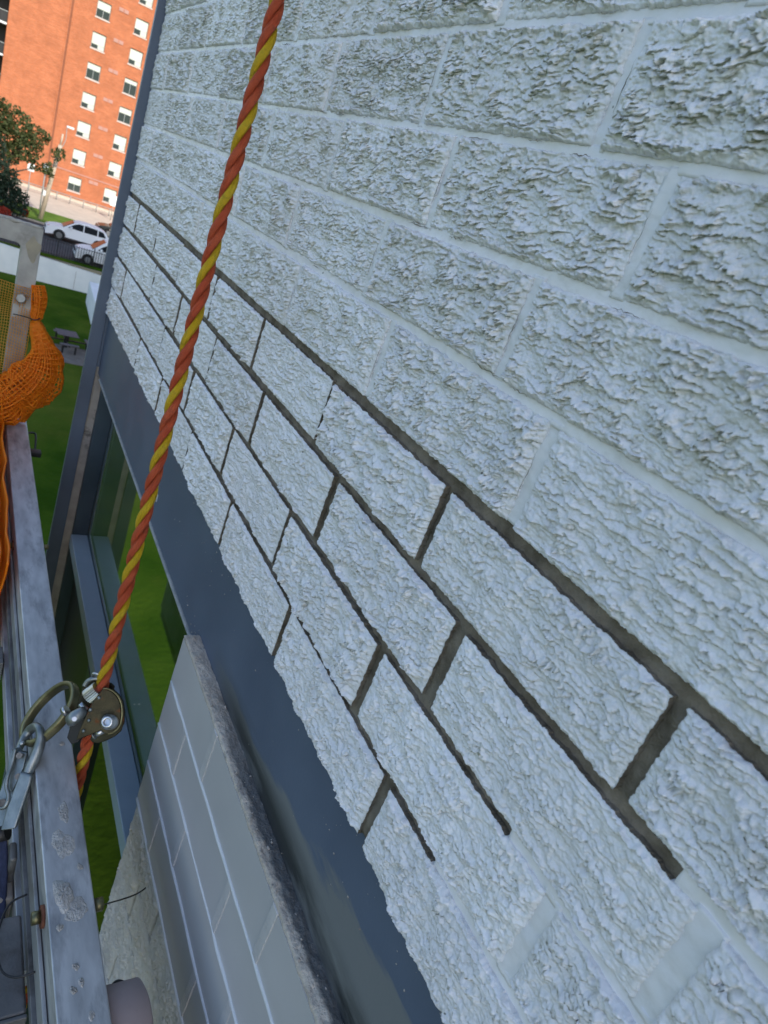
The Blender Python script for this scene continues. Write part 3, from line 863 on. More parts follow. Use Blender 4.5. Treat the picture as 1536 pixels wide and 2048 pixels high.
# ------------------------------------------------------------------ swing stage (suspended work platform)
stage = thing('swing_stage', 'worn aluminium work platform with long top rail and square end frame', 'work platform', (0, 0.128, -0.616), math.atan(0.0127))
X0, X1 = -0.9, 1.672
rail = box('top_rail', X0, X1, -0.0215, 0.0215, -0.060, 0.0, M_alu, stage, bevel=0.0018)
box('side_channel', X0, X1 - .01, 0.0225, 0.0265, -0.056, -0.030, M_alu_dull, stage, bevel=0.001)
box('rail_lip', X0, X1 - .01, 0.0, 0.030, -0.074, -0.062, M_alu_dark, stage, bevel=0.001)
box('toe_board', X0, X1 - .03, 0.004, 0.008, -0.50, -0.40, M_alu_dull, stage)
box('deck_plate', X0, X1 - .03, 0.0085, 0.66, -0.53, -0.505, M_alu_dark, stage)
box('inner_rail', 0.46, X1 - .03, 0.010, 0.031, -0.135, -0.108, M_alu, stage, bevel=0.001)
box('inner_strut', 0.93, 0.97, 0.033, 0.075, -0.50, -0.10, M_alu_dark, stage, bevel=0.001)
box('cross_brace', 0.10, 0.93, 0.040, 0.075, -0.50, -0.44, M_alu_dark, stage, bevel=0.002)
box('outer_rail', X0, X1, 0.66, 0.70, -0.060, 0.0, M_alu_dull, stage, bevel=0.002)
# end frame: upright with an arm turned outwards
pf = []
def arc2(cx, cz, r, a0, a1, n=6):
    return [(cx + r * math.cos(R(a0 + (a1 - a0) * i / n)), cz + r * math.sin(R(a0 + (a1 - a0) * i / n))) for i in range(n + 1)]
ply = [(0.002, -0.02), (0.002, 0.424)] + [(0.002, 0.424)] + [(0.62, 0.424), (0.62, 0.384)] + arc2(0.050, 0.372, 0.012, 90, 180) + [(0.038, -0.02)]
pl = []
for a in ply:
    if not pl or (abs(a[0] - pl[-1][0]) + abs(a[1] - pl[-1][1])) > 1e-6: pl.append(a)
prism('end_frame', [Vector((0, y, z)) for y, z in pl], (1.676, 0, 0), (1.712, 0, 0), M_alu_post, stage, bevel=0.0015)
bm = bmesh.new()
rz_ = random.Random(4)
pts = [(1.680 + rz_.uniform(-.004, .004), 0.004 + 0.6 * i / 70, 0.4245 + rz_.uniform(0, .002)) for i in range(71)]
add_tube(bm, pts, [0.0022 + rz_.uniform(0, .0026) for _ in pts], 6)
bm_link('weld_bead', bm, M_splat, stage)
# corner stain of the end frame
prism('corner_stain', [Vector((0, .016 + .013 * math.cos(a) * (1 + .25 * math.sin(3 * a)), .378 + .024 * math.sin(a) * (1 + .2 * math.cos(4 * a + 1)))) for a in [2 * math.pi * i / 26 for i in range(26)]], (1.6755, 0, 0), (1.6762, 0, 0), noisy('stained_plate', (0.26, 0.245, 0.21), (0.34, 0.31, 0.24), 40, 0.6, .2, c3=(0.26, 0.13, 0.05), s3=26, t3=(.58, .66)), stage)
# bolts on the rail
def bolt(x, side, z, washer=True, s=1.0):
    y = 0.0215 if side > 0 else -0.0215
    if washer: cyl('washer', (x, y, z), (x, y + side * 0.003, z), 0.0105 * s, M_rust, stage, n=16)
    cyl('bolt', (x, y + side * .003, z), (x, y + side * 0.011, z), 0.0062 * s, M_zinc, stage, n=6)
bolt(0.455, 1, -0.016)
bolt(0.455, -1, -0.016, False, 1.1)
bolt(1.14, 1, -0.018, True, .8)
bolt(1.14, -1, -0.018, False, .7)
# dried mortar on the rail
def splat(x, y, rx, ry, h, sd):
    n, m_ = 26, 8
    bm = bmesh.new()
    c = bm.verts.new((x, y, h))
    prev = None; rnd = random.Random(sd)
    ph = [rnd.uniform(0, 6.3) for _ in range(6)]
    rings = []
    for j in range(1, m_ + 1):
        t = j / m_; ring = []
        for i in range(n):
            a = 2 * math.pi * i / n
            k = 1 + .14 * math.sin(2 * a + ph[0]) + .10 * math.sin(3 * a + ph[1]) + .07 * math.sin(5 * a + ph[2]) + .05 * math.sin(9 * a + ph[3])
            zz = h * (1 - t ** 3) * (1 + .25 * math.sin(7 * a + j + ph[4])) + rnd.uniform(-.0005, .0005) * (t < 1)
            ring.append(bm.verts.new((x + rx * k * t * math.cos(a), y + ry * k * t * math.sin(a), max(zz, 0.0001) if t < 1 else -0.0002)))
        rings.append(ring)
    for i in range(n): bm.faces.new((c, rings[0][i], rings[0][(i + 1) % n]))
    for j in range(m_ - 1):
        for i in range(n): bm.faces.new((rings[j][i], rings[j + 1][i], rings[j + 1][(i + 1) % n], rings[j][(i + 1) % n]))
    return bm_link('mortar_splash', bm, M_splat, stage, smooth=True)
splat(0.462, 0.006, 0.017, 0.010, 0.0030, 1)
splat(0.520, 0.001, 0.018, 0.011, 0.0012, 2)
splat(0.445, -0.004, 0.012, 0.012, 0.0008, 7)
splat(0.560, -0.003, 0.013, 0.006, 0.0010, 3)
for i, (x, y) in enumerate(((0.39, 0.002), (0.375, -0.001), (0.49, -.012), (0.37, .006), (0.43, .012), (.345, -.006), (0.66, -.01), (0.74, .008))):
    splat(x, y, 0.004, 0.003, 0.0012, 20 + i)
# bracket plate, timber block and lower clutter on the near side of the rail
box('bracket_plate', 0.405, 0.505, 0.030, 0.062, -0.088, -0.080, M_alu_dark, stage, bevel=0.003)
box('bracket_web', 0.40, 0.404, 0.030, 0.070, -0.150, -0.080, M_alu_dark, stage, bevel=0.001)
box('timber_block', 0.545, 0.60, 0.032, 0.075, -0.17, -0.11, M_wood, stage, bevel=0.003)
box('drip_edge', 0.10, 0.40, 0.034, 0.040, -0.20, -0.10, M_alu_dull, stage, bevel=0.001)
tube('wire_loop', smooth_path([(0.505, 0.029, -0.050), (0.498, 0.046, -0.052), (0.470, 0.056, -0.056), (0.438, 0.054, -0.056), (0.424, 0.043, -0.052), (0.421, 0.027, -0.046)], 6), 0.0011, M_black, stage, n=6)
for i, (x, y, r_) in enumerate(((0.30, .10, .010), (0.36, .13, .007), (0.25, .17, .012), (.34, .06, .006))):
    bm = bmesh.new()
    bmesh.ops.create_icosphere(bm, subdivisions=2, radius=r_)
    rr = random.Random(i)
    for v in bm.verts: v.co = Vector((x, y, -.505 + r_ * .6)) + v.co * rr.uniform(.75, 1.1)
    bm_link('mortar_crumb', bm, M_splat, stage, smooth=True)
# small bent clip at the far end of the rail
tube('bent_clip', smooth_path([(1.60, -0.020, -0.004), (1.60, -0.034, -0.002), (1.585, -0.037, -0.004), (1.54, -0.034, -0.010), (1.52, -0.033, -0.012)], 5), 0.0022, M_black, stage, n=8)
box('clip_stop', 1.505, 1.525, -0.044, -0.0225, -0.018, -0.006, M_black, stage, bevel=.002)

# black tie wire sticking out of the rail towards the wall
tube('tie_wire', smooth_path([at_depth(188, 1815, .875), at_depth(215, 1807, .868), at_depth(243, 1799, .858), at_depth(266, 1791, .85), at_depth(280, 1784, .845), at_depth(291, 1776, .84)], 4), 0.0009,
     M_black, None, n=6)
tag(bpy.data.objects['tie_wire'], 'thin black wire end poking out past the rail towards the grey pier', 'wire')
# twisted steel cable at the lower left
cab = thing('steel_cable', 'thin twisted steel cable crossing the bottom left corner', 'cable')
pc = smooth_path([at_depth(-40, 2080, .80), at_depth(8, 2022, .835), at_depth(40, 1966, .865), at_depth(60, 1928, .89), at_depth(76, 1902, .92)], 14)
bm = bmesh.new()
for k in range(3):
    q = []
    for i, c in enumerate(pc):
        t = (pc[min(i + 1, len(pc) - 1)] - pc[max(i - 1, 0)]).normalized()
        u = t.orthogonal().normalized(); w = t.cross(u)
        a = i * 0.8 + k * 2.094
        q.append(c + (u * math.cos(a) + w * math.sin(a)) * 0.0011)
    add_tube(bm, q, 0.00115, 6)
o = bm_link('wire_strands', bm, M_steel, cab); o['kind'] = 'stuff'
# wall bumper roller under the rail
roll = thing('wall_roller', 'dusty pink rubber roller below the rail against the grey pier', 'roller')
ra = at_depth(285, 2075, .80)
rb = Vector((0.365, 0.112, -0.665)); ra = Vector((0.365, 0.030, -0.665))
bm = bmesh.new()
nn = 40
prof = [(0.0, .022), (.003, .040), (.008, .046), (.060, .046), (.066, .041), (.069, .022)]
rings = []
for t, r_ in prof:
    rings.append([bm.verts.new((0.345 + r_ * math.cos(2 * math.pi * i / nn), 0.070 + t * .66, -0.672 + r_ * math.sin(2 * math.pi * i / nn))) for i in range(nn)])
for j in range(len(rings) - 1):
    for i in range(nn):
        bm.faces.new((rings[j][i], rings[j][(i + 1) % nn], rings[j + 1][(i + 1) % nn], rings[j + 1][i]))
bm.faces.new(rings[0]); bm.faces.new(rings[-1])
bm_link('tyre', bm, M_roller, roll, smooth=True)
cyl('axle', (0.345, 0.064, -0.672), (0.345, 0.15, -0.672), 0.008, M_steel_dark, roll)
tube('bracket_arm', [(0.345, 0.114, -0.690), (0.36, 0.114, -0.66), (0.40, 0.114, -0.645)], 0.006, M_black, roll, n=8)
tube('split_pin', smooth_path([(0.372, 0.106, -0.655), (0.382, 0.098, -0.648), (0.386, 0.090, -0.652), (0.380, .082, -.655)], 5), 0.0022, M_black, roll)

# ------------------------------------------------------------------ rope grab, ring and snap hook
GD = 0.800
def gp(px, py, dz=0.0):
    return at_depth(px, py, GD - dz)
grab = thing('rope_grab', 'yellowish zinc rope grab clamped on the twisted rope with big oval ring', 'rope grab')
nrm = -CF
def plate(name, pxs, dz, th, m, parent, tilt=0.0, cx=205, bevel=.0012):
    """plate standing in the plane facing the lens side, tilted about the upright; dz towards the lens"""
    pts = [gp(x, y, dz + tilt * (cx - x) * GD / 1375) for x, y in pxs]
    return prism(name, pts, nrm * 0, nrm * th, m, parent, bevel=bevel)
arc_ = [(206, 1378), (213, 1377), (219, 1379), (228, 1384), (235, 1391), (240, 1400), (243, 1411), (244, 1422), (243.5, 1433), (241, 1447), (235, 1457), (226, 1464), (214, 1468)]
cheek = arc_ + [(203, 1460), (184, 1468), (153, 1480), (163, 1452), (176, 1424), (190, 1398)]
plate('cheek_plate', cheek, 0.013, 0.0026, M_zinc_dark, grab, tilt=0.35)
back = [(168, 1368), (180, 1358), (196, 1356), (206, 1362), (224, 1365), (231, 1372), (229, 1378), (240, 1388), (248, 1402), (251, 1422), (250, 1445), (243, 1462), (231, 1472), (215, 1480), (198, 1486), (186, 1484), (176, 1470), (158, 1452), (152, 1430), (158, 1400)]
plate('back_plate', back, -0.014, 0.003, M_zinc_dark, grab, tilt=0.1)
rim = [gp(x, y, 0.0135 + .35 * (205 - x) * GD / 1375) for x, y in arc_]
tube('cheek_rim', smooth_path(rim, 3), 0.0014, M_zinc, grab, n=6)
for i, (x, y) in enumerate(((198, 1396), (181, 1420), (178, 1441), (167, 1462))):
    c = gp(x, y, 0.0155 + .35 * (205 - x) * GD / 1375)
    u = (CR * .55 - CD * .83)
    bm = bmesh.new()
    add_tube(bm, [c - u * .0022, c - u * .001, c + u * .001, c + u * .0022], [.0006, .0019, .0019, .0006], 10)
    bm_link('rivet', bm, M_steel_dark, grab)
# serrated cam seen above the cheek
ca, cb = gp(176, 1394, 0.004), gp(196, 1378, 0.004)
ax = (cb - ca).normalized(); u = ax.cross(nrm).normalized(); w = ax.cross(u)
bm = bmesh.new()
rA = []; rB = []
nt_ = 44
for i in range(nt_):
    a = 2 * math.pi * i / nt_
    r_ = 0.0092 if i % 2 else 0.0080
    rA.append(bm.verts.new(ca + (u * math.cos(a) + w * math.sin(a)) * r_)); rB.append(bm.verts.new(cb + (u * math.cos(a) + w * math.sin(a)) * r_))
for i in range(nt_): bm.faces.new((rA[i], rA[(i + 1) % nt_], rB[(i + 1) % nt_], rB[i]))
bm.faces.new(rA[::-1]); bm.faces.new(rB)
bm_link('serrated_cam', bm, M_steel, grab)
cyl('cam_pin', gp(160, 1408, .004), gp(173, 1420, .004), 0.0034, M_steel, grab)
# pivot boss with socket
c0 = gp(222, 1444, .010); c1_ = gp(214, 1444, .026)
bm = bmesh.new()
ax = (c1_ - c0).normalized(); u = ax.orthogonal().normalized(); w = ax.cross(u)
prof = [(0, .0086), (.7, .0086), (.72, .0070), (1.0, .0066), (1.06, .0058), (1.06, .0036), (.80, .0034)]
rings = []
for t, r_ in prof:
    c = c0 + (c1_ - c0) * t
    rings.append([bm.verts.new(c + (u * math.cos(2 * math.pi * i / 20) + w * math.sin(2 * math.pi * i / 20)) * r_) for i in range(20)])
for j in range(len(rings) - 1):
    for i in range(20):
        f = bm.faces.new((rings[j][i], rings[j][(i + 1) % 20], rings[j + 1][(i + 1) % 20], rings[j + 1][i])); f.smooth = True
bm.faces.new(rings[-1])
bm_link('pivot_bolt', bm, M_steel, grab)
cyl('lower_pin', gp(190, 1470, .012), gp(206, 1461, .012), 0.0034, M_steel, grab)
cyl('pin_head', gp(187, 1471.5, .012), gp(190, 1470, .012), 0.0045, M_steel_dark, grab)
c = gp(193, 1352, .004)
tube('eye_bolt', [c + (CR * math.cos(a) * .0048 + CD * math.sin(a) * .0036 + CF * math.sin(a) * .003) for a in [2 * math.pi * i / 20 for i in range(20)]], 0.0017, M_steel, grab, closed=True)
tube('release_lever', smooth_path([gp(168, 1372, .006), gp(174, 1363, .006), gp(184, 1358, .006), gp(196, 1357, .004)], 4), 0.0024, M_steel_dark, grab, n=8)
# link between grab body and ring
bm = bmesh.new()
add_tube(bm, [gp(140, 1446, .018), gp(143, 1441, .02), gp(151, 1434, .02), (gp(162, 1426, .016)), gp(170, 1420, .012)], [.0045, .0078, .0080, .0066, .005], 12)
bm_link('link_lug', bm, M_steel_dark, grab)
cyl('lug_rivet', gp(149, 1438, .027), gp(148.6, 1438, .0295), 0.0026, M_steel, grab)
cyl('ring_collar', gp(127, 1424, .004), gp(134, 1419, .004), 0.0055, M_steel, grab)
box_c = gp(160, 1462, .0)
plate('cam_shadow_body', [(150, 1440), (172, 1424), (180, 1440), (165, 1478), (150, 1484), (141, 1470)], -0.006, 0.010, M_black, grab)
# the ring
RC = at_depth(99, 1427, .826)
k = .826 / 1375
e1 = (CR * .745 - CD * .667).normalized()
e2 = ((CR * .667 + CD * .745).normalized() * .66 - CF * .75).normalized()
A_, B_ = 68 * k, 50 * k
rp = []
for i in range(56):
    a = 2 * math.pi * i / 56
    c, s_ = math.cos(a), math.sin(a)
    ex = 0.92
    rp.append(RC + e1 * A_ * (abs(c) ** ex) * (1 if c > 0 else -1) + e2 * B_ * (abs(s_) ** ex) * (1 if s_ > 0 else -1))
tube('ring', rp, 0.0034, M_zinc, grab, n=12, closed=True, flat=(e1.cross(e2), 0.0056))

hook = thing('snap_hook', 'dull forged steel snap hook clipped through the oval ring', 'snap hook')
HD = lambda py: 0.805 - (py - 1460) * 0.00020
def hp(px, py, dz=0.0): return at_depth(px, py, HD(py) - dz)
nose = smooth_path([hp(50, 1562, .002), hp(62, 1532, .002), hp(74, 1505, .002), hp(81, 1482, .002), hp(80, 1462, .002), hp(72, 1453, -.004), hp(62, 1458, -.014), hp(50, 1474, -.014), hp(42, 1489, -.008), hp(37, 1500, -.002)], 5)
tube('hook_nose', nose, [0.0056 + 0.0008 * math.sin(i * .2) for i in range(len(nose))][:30] + [0.0056 - .00012 * i for i in range(len(nose) - 30)], M_steel_dark, hook, n=12)
def hplate(name, pxs, dz, th, m, bevel=.0012):
    return prism(name, [hp(x, y, dz) for x, y in pxs], nrm * 0, nrm * th, m, hook, bevel=bevel)
hplate('body_plate', [(28, 1496), (58, 1503), (48, 1540), (68, 1546), (62, 1575), (34, 1652), (4, 1658), (-20, 1665), (-26, 1640), (8, 1575), (22, 1530)], -.004, .008, M_steel_dark)
hplate('gate_cover', [(46, 1540), (69, 1546), (66, 1562), (36, 1653), (6, 1657), (19, 1612)], .0045, .007, M_steel_dark, .002)
hplate('gate_slot', [(30, 1500), (54, 1506), (47, 1536), (27, 1578), (17, 1588), (22, 1540)], .0042, .001, M_steel_dark, .0005)
tube('gate_lever', smooth_path([hp(31, 1497, .008), hp(25, 1524, .008), hp(15, 1556, .010), hp(13, 1574, .010), hp(17, 1590, .010), hp(14, 1606, .010), hp(5, 1616, .009), hp(-12, 1612, .008)], 5), 0.0022, M_steel_dark, hook, n=8)
for (x, y, r_) in ((38, 1511, .0042), (36, 1553, .0040), (4, 1605, .0046)):
    cyl('rivet', hp(x, y, .004), hp(x, y, .0125 if r_ > .0041 else .009), r_ * .85, M_alu_dark, hook, n=6 if r_ == .0042 else 16)
cyl('spring_pin', hp(40, 1490, -.002), hp(49, 1484, -.004), .0022, M_steel, hook)
cyl('swivel', hp(16, 1664, .0), hp(-14, 1672, .0), .0085, M_black, hook, n=20)
bm = bmesh.new()
add_tube(bm, smooth_path([hp(4, 1668, -.002), hp(6, 1720, -.01), hp(4, 1780, -.02), hp(-2, 1860, -.03), hp(-10, 1960, -.04)], 8), .0052, 10, flat=(CF, .0022))
bm_link('webbing_strap', bm, M_strap, hook)
box('strap_buckle', -.012, .012, -.004, .004, -.02, .02, M_alu_dark, hook, bevel=.003, M4=Matrix.Translation(hp(22, 1725, -.02)))

# ------------------------------------------------------------------ debris netting on the end frame
net = thing('debris_netting', 'orange debris netting bunched and tied round the end frame upright', 'netting')
def net_obj(name, P3, m, th, parent=net):
    """P3: array (nu, nv, 3) of grid points -> strands along every grid line"""
    nu, nv = P3.shape[:2]
    idx = np.arange(nu * nv).reshape(nu, nv)
    q = np.stack([idx[:-1, :-1], idx[:-1, 1:], idx[1:, 1:], idx[1:, :-1]], -1).reshape(-1, 4)
    me = np_mesh(name, P3.reshape(-1, 3), q, [m])
    o = link(name, me, m, parent)
    md = o.modifiers.new('wire', 'WIREFRAME'); md.thickness = th; md.use_even_offset = False; md.use_replace = True; md.use_boundary = True
    return o
# single layer stretched across the end frame (seen through)
nu, nv = 74, 54
UU, VV = np.meshgrid(np.linspace(0, 1, nu), np.linspace(0, 1, nv), indexing='ij')
y_ = 0.150 + UU * 0.36
z_ = -0.320 - VV * 0.31 + 0.012 * np.sin(UU * 5) - 0.02 * UU
x_ = 1.672 + 0.012 * fbm(UU * 5, VV * 4, 3, 2) - 0.012 * np.exp(-((VV - .32) / .05) ** 2)
z_ = z_ + 0.012 * np.exp(-((VV - .3) / .1) ** 2) * np.sin(UU * 9 + 1)
net_obj('net_sheet', np.stack([x_, y_, z_], -1), M_net_y, 0.0017)
# folded edge hanging on the wall side of the upright, gathered by a tie, then a bulging fold
def bundle(name, path, rads, m, cell, th, squash=1.0, sd=0, fold=.12):
    pp = smooth_path([Vector(p) for p in path], 10)
    rr = np.interp(np.linspace(0, len(rads) - 1, len(pp)), range(len(rads)), rads)
    Ls = [0]
    for i in range(1, len(pp)): Ls.append(Ls[-1] + (pp[i] - pp[i - 1]).length)
    n1 = max(8, int(Ls[-1] / cell)); n2 = max(14, int(2 * math.pi * max(rads) / cell))
    ts = np.linspace(0, Ls[-1], n1)
    out = np.zeros((n1, n2 + 1, 3)); up = Vector((-1, 0, 0))
    for i, t in enumerate(ts):
        j = min(int(np.searchsorted(Ls, t)), len(pp) - 1); j = max(j, 1)
        f = (t - Ls[j - 1]) / max(Ls[j] - Ls[j - 1], 1e-9)
        c = pp[j - 1].lerp(pp[j], f); tg = (pp[j] - pp[j - 1]).normalized()
        u = (up - tg * up.dot(tg)).normalized(); w = tg.cross(u)
        r_ = rr[j - 1] * (1 - f) + rr[j] * f
        for k in range(n2 + 1):
            a = 2 * math.pi * k / n2
            g = 1 + fold * math.sin(3 * a + t * 22 + sd) + fold * .8 * math.sin(5 * a - t * 31 + 2 * sd) + fold * .5 * math.sin(9 * a + t * 44)
            out[i, k] = c + (u * math.cos(a) * squash + w * math.sin(a)) * (r_ * g)
    lump = fbm(out[..., 0] * 26 + out[..., 1] * 21 + sd, out[..., 2] * 24 - out[..., 1] * 13, 3, 3, .55)
    cen = out[:, :-1].mean(axis=1, keepdims=True)
    out = cen + (out - cen) * (1 + .26 * lump[..., None])
    net_obj(name, out, m, th)
    return out
def np_(px, py, x=1.655): return at_x(px, py, x)
path1 = [np_(77, 572, 1.675), np_(79, 592, 1.67), np_(78, 612, 1.67), np_(74, 634, 1.665), np_(70, 642, 1.66)]
bundle('net_fold', path1, [.013, .014, .013, .010, .005], M_net_o, .0095, .0034, .8, 1, .10)
bundle('net_fold', path1, [.009, .010, .010, .008, .004], M_net_o, .0046, .0032, .8, 2, .12)
path2 = [np_(70, 642, 1.66), np_(77, 660, 1.66), np_(86, 690, 1.655), np_(88, 722, 1.65), np_(76, 752, 1.645), np_(48, 780, 1.64), np_(14, 800, 1.64), np_(-20, 800, 1.64), np_(-70, 792, 1.65)]
rad2 = [.006, .014, .022, .034, .046, .052, .052, .054, .056]
bundle('net_bulge', path2, rad2, M_net_o, .0092, .0040, .85, 3, .07)
bundle('net_bulge', path2, [r_ * .66 for r_ in rad2], M_net_o, .0085, .0046, .85, 6.3, .13)
# net hanging on down the outer side of the top rail
nu, nv = 120, 110
UU, VV = np.meshgrid(np.linspace(0, 1, nu), np.linspace(0, 1, nv), indexing='ij')
x_ = 1.69 - UU * 0.66; z_ = -0.60 - VV * 0.62 * (1 - .25 * UU)
y_ = 0.1785 + 0.0015 * np.sin(UU * 26 + 2 * np.sin(VV * 4)) + 0.004 * fbm(UU * 6, VV * 4, 8, 2) + .02 * VV
net_obj('net_skirt', np.stack([x_, y_, z_], -1), M_net_o, 0.0036)
net_obj('net_skirt', np.stack([x_ - .003, y_ + .012, z_ - .003], -1), M_net_o, 0.0036)
tube('tie_wire', smooth_path([np_(26, 628, 1.655), np_(40, 631, 1.652), np_(55, 635, 1.65), np_(70, 640, 1.645), np_(80, 637, 1.65)], 4), 0.0012, M_black, net, n=6)
bm = bmesh.new()
add_cyl(bm, np_(42, 597, 1.668), np_(42, 597, 1.655), .0105, .0085, 6)
bm_link('clamp_bolt', bm, M_splat, net)

# ================================================================== background beyond the lawn
# ---- retaining wall with fence
rw = thing('retaining_wall', 'long white painted retaining wall between lawn and street', 'wall', (52.0, 0, G))
prism('face', [Vector((0, 60, 0)), Vector((0, -60, 0)), Vector((0, -60, 1.0)), Vector((0, -12, 1.15)), Vector((0, -1.4, 1.74)), Vector((0, 4, 1.80)), Vector((0, 60, 1.80))], (0, 0, 0), (0.22, 0, 0), M_wallpaint, rw)
for i in range(7):
    box('control_joint', -.004, .0, -12 + i * 3 - .012, -12 + i * 3 + .012, 0.05, 1.1 + i * .07, M_conc, rw)
ww = thing('wing_wall', 'short white wing wall with rounded end on the lawn', 'wall', (0, 0, G))
pts = arc2(44.0, -7.05, 0.75, 90, 180, 8) + [(43.25, -9.5), (49.5, -9.5), (49.5, -6.55)]
prism('body', [Vector((x, y, 0)) for x, y in pts], (0, 0, -.05), (0, 0, 1.35), M_wallpaint, ww, bevel=.04)

fence = thing('iron_fence', 'black iron picket fence along the street above the white wall', 'fence', (52.56, 0, S))
me_p = None
def picket_mesh():
    bm = bmesh.new()
    add_box(bm, -.015, .015, -.015, .015, 0.03, 1.12)
    t = bm.verts.new((0, 0, 1.18))
    bmesh.ops.recalc_face_normals(bm, faces=bm.faces)
    bm.verts.remove(t)
    me = bpy.data.meshes.new('picket'); bm.to_mesh(me); bm.free(); me.materials.append(M_iron)
    return me
me_p = picket_mesh()
y = 2.0
i = 0
while y > -13.0:
    if i % 14 == 0:
        box('post', -.03, .03, y - .03, y + .03, -.06, 1.28, M_iron, fence)
    else:
        o = bpy.data.objects.new('picket', me_p); COL.objects.link(o); o.parent = fence; o.location = (0, y, 0)
    y -= 0.16; i += 1
box('rail', -.014, .014, -13.1, 2.05, 0.16, 0.195, M_iron, fence)
box('rail', -.014, .014, -13.1, 2.05, 1.02, 1.055, M_iron, fence)

# ---- picnic table
M_table = noisy('weathered_table', (0.085, 0.07, 0.075), (0.12, 0.10, 0.105), 9, .75, bump=.3)
pt = thing('picnic_table', 'small square picnic table with four benches on the lawn', 'picnic table', (38.2, -4.42, G + .03), R(4))
for k_ in range(5):
    box('table_plank', -.50 + k_ * .202, -.50 + k_ * .202 + .19, -.50, .50, .70, .745, M_table, pt, bevel=.006)
for a in range(4):
    Mx = Matrix.Rotation(R(90 * a), 4, 'Z')
    bm = bmesh.new()
    add_box(bm, -1.22, -.94, -.45, .45, .42, .465, 0, Mx)
    bm_link('bench', bm, M_table, pt, bevel=.006)
    bm = bmesh.new()
    for sy in (-.3, .3):
        add_box(bm, -1.12, -1.04, sy - .04, sy + .04, 0, .42, 0, Mx)
    bm_link('bench_leg', bm, M_iron, pt)
    box('arm', -1.1, -.06, -.03, .03, .33, .39, M_iron, pt, M4=Mx)
box('pedestal', -.09, .09, -.09, .09, 0, .70, M_iron, pt)

# ---- brick apartment building
def brick_mat():
    m = mat('orange_brick', (0.42, 0.14, 0.06), 0.85, 0, .2)
    nt = m.node_tree; n = nt.nodes; l = nt.links
    b = n['Principled BSDF']
    tc = n.new('ShaderNodeTexCoord'); sp = n.new('ShaderNodeSeparateXYZ'); l.new(tc.outputs['Object'], sp.inputs[0])
    cb = n.new('ShaderNodeCombineXYZ')
    ad = n.new('ShaderNodeMath'); ad.operation = 'ADD'; l.new(sp.outputs['X'], ad.inputs[0]); l.new(sp.outputs['Y'], ad.inputs[1])
    l.new(ad.outputs[0], cb.inputs['X']); l.new(sp.outputs['Z'], cb.inputs['Y'])
    br = n.new('ShaderNodeTexBrick'); l.new(cb.outputs[0], br.inputs['Vector'])
    br.inputs['Color1'].default_value = (0.50, 0.155, 0.062, 1); br.inputs['Color2'].default_value = (0.40, 0.115, 0.045, 1); br.inputs['Mortar'].default_value = (0.46, 0.24, 0.15, 1)
    br.inputs['Scale'].default_value = 1.0; br.inputs['Brick Width'].default_value = 0.24; br.inputs['Row Height'].default_value = 0.08; br.inputs['Mortar Size'].default_value = 0.008
    nz = n.new('ShaderNodeTexNoise'); nz.inputs['Scale'].default_value = 0.8; nz.inputs['Detail'].default_value = 9; nz.inputs['Roughness'].default_value = .7; l.new(tc.outputs['Object'], nz.inputs['Vector'])
    mr = n.new('ShaderNodeMapRange'); mr.inputs[1].default_value = .3; mr.inputs[2].default_value = .7; mr.inputs[3].default_value = .82; mr.inputs[4].default_value = 1.15; l.new(nz.outputs[0], mr.inputs[0])
    mx = n.new('ShaderNodeMix'); mx.data_type = 'RGBA'; mx.blend_type = 'MULTIPLY'; mx.inputs[0].default_value = 1
    mp2 = n.new('ShaderNodeMapping'); mp2.inputs['Scale'].default_value = (.5, .5, 7); l.new(tc.outputs['Object'], mp2.inputs[0])
    nz2 = n.new('ShaderNodeTexNoise'); nz2.inputs['Scale'].default_value = 1.0; nz2.inputs['Detail'].default_value = 6; nz2.inputs['Roughness'].default_value = .7; l.new(mp2.outputs[0], nz2.inputs['Vector'])
    mr2 = n.new('ShaderNodeMapRange'); mr2.inputs[1].default_value = .3; mr2.inputs[2].default_value = .7; mr2.inputs[3].default_value = .86; mr2.inputs[4].default_value = 1.12; l.new(nz2.outputs[0], mr2.inputs[0])
    mu2 = n.new('ShaderNodeMath'); mu2.operation = 'MULTIPLY'; l.new(mr.outputs[0], mu2.inputs[0]); l.new(mr2.outputs[0], mu2.inputs[1])
    l.new(br.outputs[0], mx.inputs[6]); l.new(mu2.outputs[0], mx.inputs[7]); l.new(mx.outputs[2], b.inputs['Base Color'])
    return m
M_brick = brick_mat()
M_blind = noisy('pale_green_blind', (0.52, 0.58, 0.50), (0.60, 0.66, 0.58), 2, .6)
M_wframe = mat('window_frame_grey', (0.30, 0.32, 0.31), .5)
M_dglass = mat('dark_pane', (0.05, 0.065, 0.06), .08)
M_sill = mat('pale_stone', (0.62, 0.52, 0.46), .8)
M_vent = mat('pinkish_vent', (0.44, 0.24, 0.19), .7)
bl = thing('apartment_building', 'tall orange brick apartment building in sun across the street', 'building', (86.0, 0, S))
ZC = [8.5 - S + 2.70 * k_ for k_ in range(-6, 6)]
YC = [-8.5, -12.05, -19.0, -22.55]
WW, WH = 1.26, 1.42
ys = sorted(set([-26.0, -0.77] + [y - WW / 2 for y in YC] + [y + WW / 2 for y in YC]))
zs = sorted(set([0.39, 26.0] + [z - WH / 2 for z in ZC] + [z + WH / 2 for z in ZC]))
bm = bmesh.new()
vt = {}
def V_(x, y, z):
    k_ = (round(x, 3), round(y, 3), round(z, 3))
    if k_ not in vt: vt[k_] = bm.verts.new((x, y, z))
    return vt[k_]
